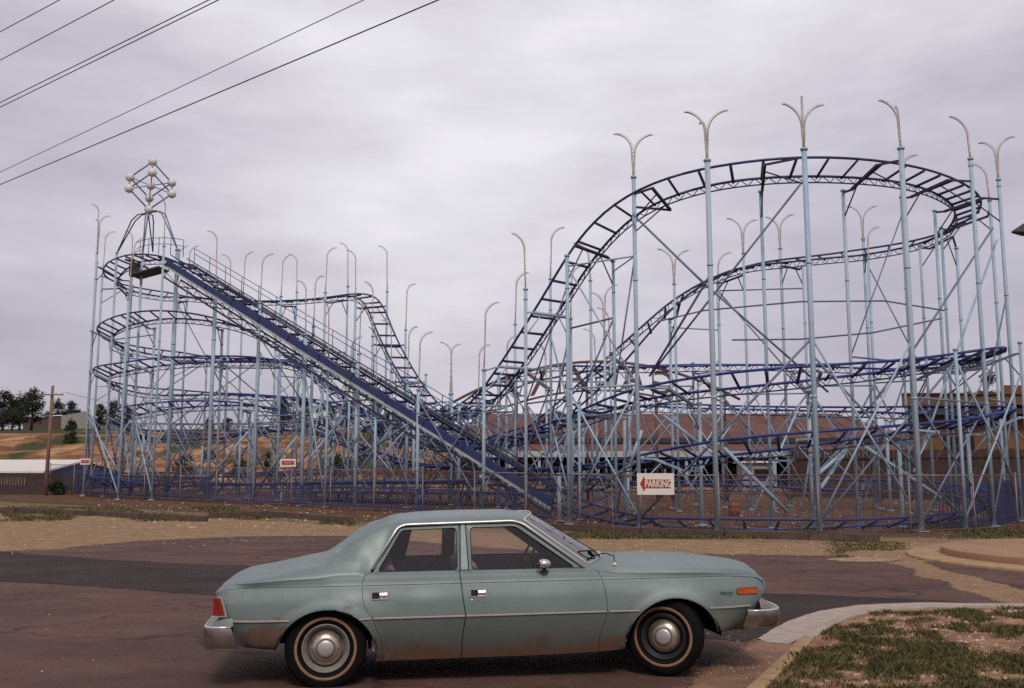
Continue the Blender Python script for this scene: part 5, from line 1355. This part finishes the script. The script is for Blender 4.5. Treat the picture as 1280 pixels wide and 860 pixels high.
# far left: shed, board fence, warehouse
Ysh = 66; xa, xb = at(-60, 600, Ysh).x, at(57, 600, Ysh).x; O = V((xb, Ysh, terr(xb, Ysh))); B3 = empty('blue_shed', O)
ze, zr = at(30, 588, Ysh).z, at(30, 574.5, Ysh+4).z
xg = at(84, 600, Ysh+4).x
b = MB(); vs = [V(v)-O for v in ((xa, Ysh-.4, ze-.05), (xb, Ysh-.4, ze-.05), (xb+.9, Ysh+4, zr), (xa, Ysh+4, zr), (xb+2.1, Ysh+8.4, ze-.05), (xa, Ysh+8.4, ze-.05))]
b.add(vs+[v-V((0,0,.12)) for v in vs], [(0,1,2,3),(3,2,4,5),(0,6,7,1),(1,7,8,2),(2,8,10,4)]); b.build('roof', M['tin'], B3)
b = MB(); z0 = O.z-.6
wv = [V(v)-O for v in ((xa, Ysh, z0), (xb-.15, Ysh, z0), (xb+1.8, Ysh+8, z0), (xa, Ysh+8, z0), (xa, Ysh, ze-.1), (xb-.15, Ysh, ze-.1), (xb+1.8, Ysh+8, ze-.1), (xa, Ysh+8, ze-.1), (xb+.75, Ysh+4, zr-.13))]
b.add(wv, [(0,1,5,4),(1,2,6,8,5),(2,3,7,6),(3,0,4,7)]); b.build('wall', M['shedblue'], B3)
bx('window_band', xa, xb-1.2, Ysh-.06, Ysh-.01, ze-.95, ze-.35, M['tin'], B3, O); tag(B3, 'low blue shed with a white roof at the far left', 'shed')
wl = [V((at(-60,600,60).x, 60, 0)), V((at(60,600,60).x, 60, 0)), V((at(104,600,60.5).x, 60.5, 0))]; t = empty('board_fence', wl[0]); b = MB()
for a, c in zip(wl, wl[1:]):
    d = (c-a); n = int(d.length/.17)
    for i in range(n):
        p = a+d*(i+.5)/n; z = terr(p.x, p.y); h = 1.22+rg2.uniform(-.04,.04); q = p-wl[0]; b.box((q.x, q.y, z+h/2), (.15, .025, h), math.atan2(d.y, d.x))
b.build('boards', M['wood'], t); tag(t, 'low brown board fence in front of the blue shed', 'fence')
Yw = 152; O = V((at(85,600,Yw).x, Yw, 9.2)); B4 = empty('warehouse', O); xm = at(72,600,Yw).x; xw = at(113,600,Yw).x; xo = at(20,600,Yw).x
z0, z1 = 8.0, at(90, 522, Yw).z; zp = at(90, 514.5, Yw).z
b = MB(); vs = [V(v)-O for v in ((xm, Yw, z0), (xw, Yw, z0), (xw, Yw, z1), (xm+3.6, Yw, zp), (xm, Yw, z1+.3), (xm, Yw+20, z0), (xw, Yw+20, z0), (xw, Yw+20, z1), (xm+3.6, Yw+20, zp), (xm, Yw+20, z1+.3))]
b.add(vs, [(0,1,2,3,4),(1,6,7,2),(5,0,4,9)]); b.build('wall', M['warehouse'], B4)
b = MB(); b.add([V(v)-O for v in ((xo, Yw+1, z0), (xm-.02, Yw+1, z0), (xm-.02, Yw+1, z1+.1), (xo, Yw+1, z1+.1))], [(0,1,2,3)]); b.build('side_wall', M['ochre'] if False else M['timber'], B4)
b = MB(); b.add([v+V((0,0,.05)) for v in (vs[2], vs[3], vs[8], vs[7])]+[v+V((0,0,.05)) for v in (vs[4], vs[9])], [(0,1,2,3),(1,4,5,2)]); b.add([V(v)-O for v in ((xo, Yw+.8, z1+.12), (xm+.1, Yw+.8, z1+.35), (xm+3.6, Yw+8, zp), (xo+2, Yw+8, zp))], [(0,1,2,3)]); b.build('roof', M['tin'], B4)
tag(B4, 'pale grey metal warehouse on top of the orange hill at the far left', 'warehouse')
# ------------------------------------------------------------------ trees
def tree(px, pyb, Y, hpx, wpx, label, mt='leaf', group='trees and bushes beyond the ride', trunk=.35, seed=1, name='tree', leaves=2600, zb=None):
    rt = random.Random(seed); p = at(px, pyb, Y); z = terr(p.x, p.y)-.05 if zb is None else zb
    H_ = hpx/FPX*Y*1.03+max(0, p.z-z); Wd = wpx/FPX*Y; t = empty(name, (p.x, p.y, z)); 
    b = MB(); th = H_*trunk
    b.tube([(0,0,0), (rt.uniform(-.03,.03)*H_, 0, th), (rt.uniform(-.05,.05)*H_, 0, H_*.72)], [H_*.030+.03, H_*.022+.02, H_*.008+.01], 7)
    for k in range(7):
        a = rt.random()*6.28; b.tube([(0,0,th*rt.uniform(.7,1.4)), (cos(a)*Wd*.18, sin(a)*Wd*.18, th+H_*.2), (cos(a)*Wd*.38, sin(a)*Wd*.38, th+H_*rt.uniform(.25,.5))], [H_*.012+.01, H_*.008+.01, .01], 5)
    b.build('trunk', M['bark'], t)
    b = MB(); ncl = 26; cl = []
    for k in range(ncl):
        a = rt.random()*6.28; u = rt.random()**.6; zz = rt.random(); env = math.sin(pi*min(1, .12+.88*zz)**.8)**.6 if trunk > .12 else math.sqrt(max(0, 1-zz**2))
        cl.append((V((cos(a)*u*Wd*.42*env, sin(a)*u*Wd*.42*env, th*.75+(H_-th*.75)*zz*.93)), Wd*rt.uniform(.09,.19)))
    ls = min(.42, max(.09, Wd*.035)); 
    for k in range(leaves):
        c, r_ = cl[k % ncl]; d = V((rt.gauss(0,1), rt.gauss(0,1), rt.gauss(0,.75))); d = d.normalized()*(r_*rt.random()**.45*1.15); q = c+d
        if q.z < .1: q.z = .1+rt.random()*.2
        n = V((rt.gauss(0,1), rt.gauss(0,1), rt.gauss(.5,1))).normalized(); e1_ = n.orthogonal().normalized()*ls*rt.uniform(.5,1.2); e2_ = n.cross(e1_).normalized()*ls*rt.uniform(.35,.8)
        b.add([q-e1_, q+e2_, q+e1_, q-e2_], [(0,1,2,3)])
    b.build('crown', M[mt], t); tag(t, label, 'bush' if name == 'bush' else 'tree', group); return t
TR = [(2,546,132,52,48,'dark tree at the very left edge on the hill','leaf'),(24,546,135,46,34,'dark tree left of the taller crown on the hill','leaf'),(38,544,138,56,40,'tallest tree on the hill, with an open crown left of the utility pole','leaf'),(14,548,128,38,36,'lower dark tree in front of the far left cluster','leaf'),
 (70,520,165,20,28,'round tree behind the left part of the warehouse roof','leaf'),(88,519,168,19,30,'round tree behind the middle of the warehouse roof','leaf'),
 (124,532,140,26,26,'dark tree just right of the warehouse','leaf'),(142,533,138,31,30,'dark tree behind the left end of the ride','leaf'),(160,532,142,22,24,'low dark tree behind the leftmost blue posts','leaf'),(262,536,128,14,20,'low round tree on the hill crest, left of its neighbour','leaf'),(284,538,126,16,20,'low round tree on the hill crest behind the left loops','leaf'),
 (352,556,115,44,34,'dark tree under the lift hill, nearest the small red sign','leaf'),(378,558,112,46,36,'dark tree behind the middle of the lift hill','leaf'),(408,558,112,44,36,'dark tree right of centre behind the lift hill','leaf'),(432,562,108,40,30,'dark bushy tree below the lift track','leaf'),
 (470,566,104,58,42,'broad dark tree behind the lower lift hill','leaf'),(500,566,104,60,40,'tallest dark tree in the middle behind the lift hill','leaf'),(528,560,108,42,36,'dark tree left of the pavilion roof','leaf'),(556,556,112,34,34,'low dark tree at the left end of the pavilion','leaf'),
 (600,528,125,18,26,'small tree crown above the left end of the pavilion roof','leaf'),(712,522,125,14,22,'small tree crown above the middle of the pavilion roof','leaf')]
for i, (px, pyb, Y, h, w_, lab, mt_) in enumerate(TR): tree(px, pyb, Y, h, w_, lab, mt_, seed=20+i, leaves=2400 if w_ > 24 else 1300)
tree(1236, 500, 80, 36, 50, 'green tree rising above the roof of the brown building', 'leaf2', seed=77, leaves=3200)
tree(1212, 500, 82, 16, 30, 'low green tree behind the left half of the brown building roof', 'leaf2', seed=78, leaves=1400)
tree(88, 562, 104, 29, 21, 'round dark bush standing alone on the orange hillside', 'leaf', seed=90, name='bush', trunk=.05, leaves=2200)
tree(70, 617, 59.3, 13, 24, 'small dark bush right of the utility pole foot', 'leaf', seed=91, name='bush', trunk=.05, leaves=1600)
for i, (px, py, Y, h, w_, lab) in enumerate(((230,590,84,20,34,'scrubby bush on the slope behind the left loops'),(300,590,84,16,30,'scrubby bush on the slope left of the lift hill foot'),(262,575,96,12,24,'small scrubby bush higher on the orange slope'),(420,592,82,26,30,'scrubby bush under the lift hill on the slope'),(180,560,108,8,22,'flat scrubby bush near the top of the orange slope'),(335,588,86,22,22,'narrow scrubby bush behind the small red sign'))):
    tree(px, py, Y, h, w_, lab, 'leaf2' if i % 2 else 'leaf', seed=100+i, name='bush', trunk=.05, leaves=1100)
# ------------------------------------------------------------------ utility pole and wires
pp = at(57, 620, 58); pp.z = terr(pp.x, pp.y); t = empty('utility_pole', pp); tpz = at(57, 482, 58).z-pp.z
b = MB(); b.tube([(0,0,-.2), (0,0,tpz*.5), (.02,0,tpz)], [.12,.10,.08], 10); b.build('pole', M['pole'], t)
b = MB(); b.box((0,-.18,tpz-.55), (1.5,.06,.07)); b.build('crossarm', M['pole'], t)
for xx in (-.68,-.3,.3,.68): b = MB(); b.lathe([(.02,0),(.05,.03),(.03,.06),(.05,.09),(.0,.12)], 8, 'Z', (xx,-.18,tpz-.5)); b.build('insulator', M['white'], t)
tag(t, 'brown wooden utility pole standing beside the blue shed', 'utility pole')
def wire(a, c, sag, r, label, group=None):
    a = V(a); c = V(c); pts = [a.lerp(c, k/28)-V((0,0,sag*4*(k/28)*(1-k/28)))-a for k in range(29)]; b = MB(); b.tube(pts, r, 5, cap=False)
    o = b.build('power_line', M['wire']); o.location = a; return tag(o, label, 'power line', group)
wire(pp+V((-.85,-.18,tpz-.4)), at(-30, 547, 75), .25, .012, 'thin service wire dropping left from the utility pole', 'wires on the utility pole')
wire(pp+V((.85,-.18,tpz-.4)), at(250, 512, 96), .5, .012, 'thin service wire running right from the utility pole behind the ride', 'wires on the utility pole')
WL = [((0,38.5),(72,0),'topmost of the overhead wires, cutting the top left corner'),((0,74),(140,0),'second overhead wire from the top left corner'),((0,127),(258,0),'upper wire of the close pair crossing the left sky'),((0,132.8),(270,0),'lower wire of the close pair crossing the left sky'),((0,214),(451,0),'thin overhead wire just above the lowest one'),((0,229.5),(543.5,0),'lowest and longest overhead wire crossing the sky')]
for i, (a, c, lab) in enumerate(WL):
    dy = (c[1]-a[1])/(c[0]-a[0]); A = (a[0]-70, a[1]-dy*70); C = (c[0]+60, c[1]+dy*60)
    Ya = 30; Yc = (30/(1+ (C[0]-A[0])/700)); p = at(A[0], A[1], Ya); q = at(C[0], C[1], Yc)
    d = q-p; wire(p-d*.8, q+d*.6, .03, .013 if i != 4 else .009, lab, 'overhead wires in the left sky')
# ------------------------------------------------------------------ odds and ends inside the ride
p = at(918, 643, 40); p.z = terr(p.x, p.y); t = empty('orange_barrel', p); b = MB(); b.lathe([(.02,.0),(.36,.0),(.40,.08),(.41,.3),(.44,.34),(.41,.38),(.41,.66),(.44,.70),(.41,.74),(.38,.98),(.35,1.0),(.02,.97)], 20, 'Z'); b.build('barrel_body', mat('orange barrel paint', (0.26,0.07,0.02), .6, col2=(0.12,.04,.02), thr=(.5,.6), scale=4), t)
b = MB(); b.lathe([(.36,1.0),(.38,1.02),(.36,1.04),(.02,1.04)], 20, 'Z'); b.build('lid', M['darkiron'], t); t.scale = (.55, .55, .55); tag(t, 'orange barrel on the dirt inside the right loop', 'barrel')
p = at(945, 620, 62); p.z = terr(p.x, p.y); t = empty('grey_booth', p); b = MB(); b.box((0,0,.9), (1.9,1.6,1.8)); b.build('wall', M['warehouse'], t); b = MB(); b.box((0,0,1.88), (2.3,2.0,.12)); b.build('roof', M['tin'], t); b = MB(); b.box((.2,-.81,1.1), (.9,.03,.7)); b.build('window', M['dark'], t); tag(t, 'small grey booth beyond the rail inside the right loop', 'booth')
ps = [(430,53,3.0,'left'),(560,50,2.6,'middle'),(650,47.5,2.4,'right')]
pa = at(395, 600, 52.5); pb = at(655, 600, 46.5); pa.z = terr(pa.x, pa.y); t = empty('loading_platform', pa); d = (pb-pa); d.z = 0
b = MB(); b.beam(V((0,0,.42)), d+V((0,0,.42)), 2.2, .12); b.build('deck', M['wood'], t)
b = MB(); b.beam(V((0,0,1.38)), d+V((0,0,1.38)), .5, .1); b.build('red_bench', mat('faded red boards', (0.22,0.035,0.03), .7, var=.3), t)
for k in range(9): b = MB(); b.box(tuple(d*k/8+V((0,0,.65))), (.12,.12,1.3)); b.build('leg', M['post'], t)
tag(t, 'low wooden loading platform with a red rail under the lift hill', 'platform')
p = at(1338, 640, 33); p.z = 0; zt2 = at(1275, 286, 33).z; t = empty('floodlight_pole', p); b = MB(); b.tube([(0,0,0),(0,0,zt2)], .1, 8); b.tube([(0,0,zt2-.1),(-.9,-.05,zt2+.02)], .05, 6); b.build('pole', M['galv'], t)
hd = at(1265, 290, 33)-p; b = MB(); vs = []
for x_, za, zb_, yy in ((hd.x, -.02, .03, .12), (hd.x+.45, -.08, .32, .3), (hd.x+.95, -.10, .36, .3)):
    vs += [V((x_, -yy-.05, hd.z+za)), V((x_, yy-.05, hd.z+za)), V((x_, yy*.6-.05, hd.z+zb_)), V((x_, -yy*.6-.05, hd.z+zb_))]
b.add(vs, [(i*4+j, i*4+(j+1)%4, i*4+4+(j+1)%4, i*4+4+j) for i in range(2) for j in range(4)]+[(3,2,1,0),(8,9,10,11)]); b.build('lamp_head', M['darkiron'], t); tag(t, 'dark floodlight head poking in at the right edge of the sky', 'floodlight')
# ------------------------------------------------------------------ camera, sky, light
cd = bpy.data.cameras.new('camera'); cam = bpy.data.objects.new('camera', cd); COL.objects.link(cam)
cam.location = (0, 0, EYE); cam.rotation_euler = (R(90)+PITCH, 0, 0); cd.lens = 36*FPX/1280; cd.sensor_width = 36; cd.clip_end = 3000; cd.clip_start = 0.05
S.camera = cam
w = bpy.data.worlds.new('World'); S.world = w; w.use_nodes = True; nt = w.node_tree; N = nt.nodes; L = nt.links
bg = N['Background']; sky = N.new('ShaderNodeTexSky'); sky.sky_type = 'NISHITA'; sky.sun_disc = False
SUN_EL, SUN_AZ = R(44), R(8)   # azimuth measured from behind the camera towards the left
sky.sun_elevation = SUN_EL; sky.sun_rotation = R(180)-R(8); sky.air_density = 1.5; sky.dust_density = 4; sky.ozone_density = 1
tc = N.new('ShaderNodeTexCoord'); sep = N.new('ShaderNodeSeparateXYZ'); L.new(tc.outputs['Generated'], sep.inputs[0])
def noi(scale, det, rough, sc, loc=(0,0,0)):
    mp = N.new('ShaderNodeMapping'); mp.inputs['Scale'].default_value = sc; mp.inputs['Location'].default_value = loc; L.new(tc.outputs['Generated'], mp.inputs[0])
    n = N.new('ShaderNodeTexNoise'); n.inputs['Scale'].default_value = scale; n.inputs['Detail'].default_value = det; n.inputs['Roughness'].default_value = rough
    L.new(mp.outputs[0], n.inputs['Vector']); return n.outputs['Fac']
n1 = noi(2.2, 6, 0.5, (0.9, 1, 2.6), (0.35, 0.0, 0.1)); n2 = noi(7, 8, 0.6, (0.8, 1, 3.2), (3, 1, 0))
m1 = N.new('ShaderNodeMath'); m1.operation = 'MULTIPLY_ADD'; L.new(n2, m1.inputs[0]); m1.inputs[1].default_value = 0.30; L.new(n1, m1.inputs[2])
# thinner, brighter cloud in the middle of the view, heavier towards the horizon and the left
dot = N.new('ShaderNodeVectorMath'); dot.operation = 'DOT_PRODUCT'; L.new(tc.outputs['Generated'], dot.inputs[0]); dv = V((0.07, 0.90, 0.42)).normalized(); dot.inputs[1].default_value = dv
mr = N.new('ShaderNodeMapRange'); mr.inputs[1].default_value = 0.80; mr.inputs[2].default_value = 1.0; mr.inputs[3].default_value = -0.13; mr.inputs[4].default_value = 0.13; L.new(dot.outputs['Value'], mr.inputs[0])
m2 = N.new('ShaderNodeMath'); m2.operation = 'ADD'; L.new(m1.outputs[0], m2.inputs[0]); L.new(mr.outputs[0], m2.inputs[1])
cr = N.new('ShaderNodeValToRGB')
mz = N.new('ShaderNodeMapRange'); mz.inputs[1].default_value = 0.0; mz.inputs[2].default_value = 0.34; mz.inputs[3].default_value = -0.10; mz.inputs[4].default_value = 0.0; L.new(sep.outputs['Z'], mz.inputs[0])
m3 = N.new('ShaderNodeMath'); m3.operation = 'ADD'; L.new(m2.outputs[0], m3.inputs[0]); L.new(mz.outputs[0], m3.inputs[1]); L.new(m3.outputs[0], cr.inputs['Fac']); e = cr.color_ramp.elements
e[0].position = 0.42; e[0].color = (0.345, 0.322, 0.392, 1); e[1].position = 0.90; e[1].color = (0.70, 0.685, 0.715, 1)
x = e.new(0.62); x.color = (0.475, 0.445, 0.51, 1)
mx = N.new('ShaderNodeMix'); mx.data_type = 'RGBA'; mx.inputs[0].default_value = 0.94
sc = N.new('ShaderNodeVectorMath'); sc.operation = 'SCALE'; sc.inputs[3].default_value = 0.1; L.new(sky.outputs[0], sc.inputs[0])
L.new(sc.outputs[0], mx.inputs[6]); L.new(cr.outputs[0], mx.inputs[7])
gain = N.new('ShaderNodeVectorMath'); gain.operation = 'SCALE'; gain.inputs[3].default_value = 10.0*SKYG; L.new(mx.outputs[2], gain.inputs[0])
L.new(gain.outputs[0], bg.inputs['Color']); bg.inputs['Strength'].default_value = 0.1
sd = bpy.data.lights.new('sun', 'SUN'); so = bpy.data.objects.new('sun', sd); COL.objects.link(so); sd.energy = SUNE; sd.angle = R(14); sd.color = (1.0, 0.93, 0.84)
d = V((sin(R(8))*cos(SUN_EL), -cos(R(8))*cos(SUN_EL), sin(SUN_EL))); so.rotation_euler = d.to_track_quat('Z', 'Y').to_euler()
vs = S.view_settings; vs.view_transform = 'Standard'; vs.look = 'None'; vs.exposure = 0; vs.gamma = 1; vs.use_curve_mapping = False
S.render.engine = 'CYCLES'; S.cycles.use_denoising = False; S.cycles.max_bounces = 8; S.cycles.transparent_max_bounces = 24; S.cycles.caustics_reflective = False; S.cycles.caustics_refractive = False
for o in S.objects:
    if '_o' in o: del o['_o']
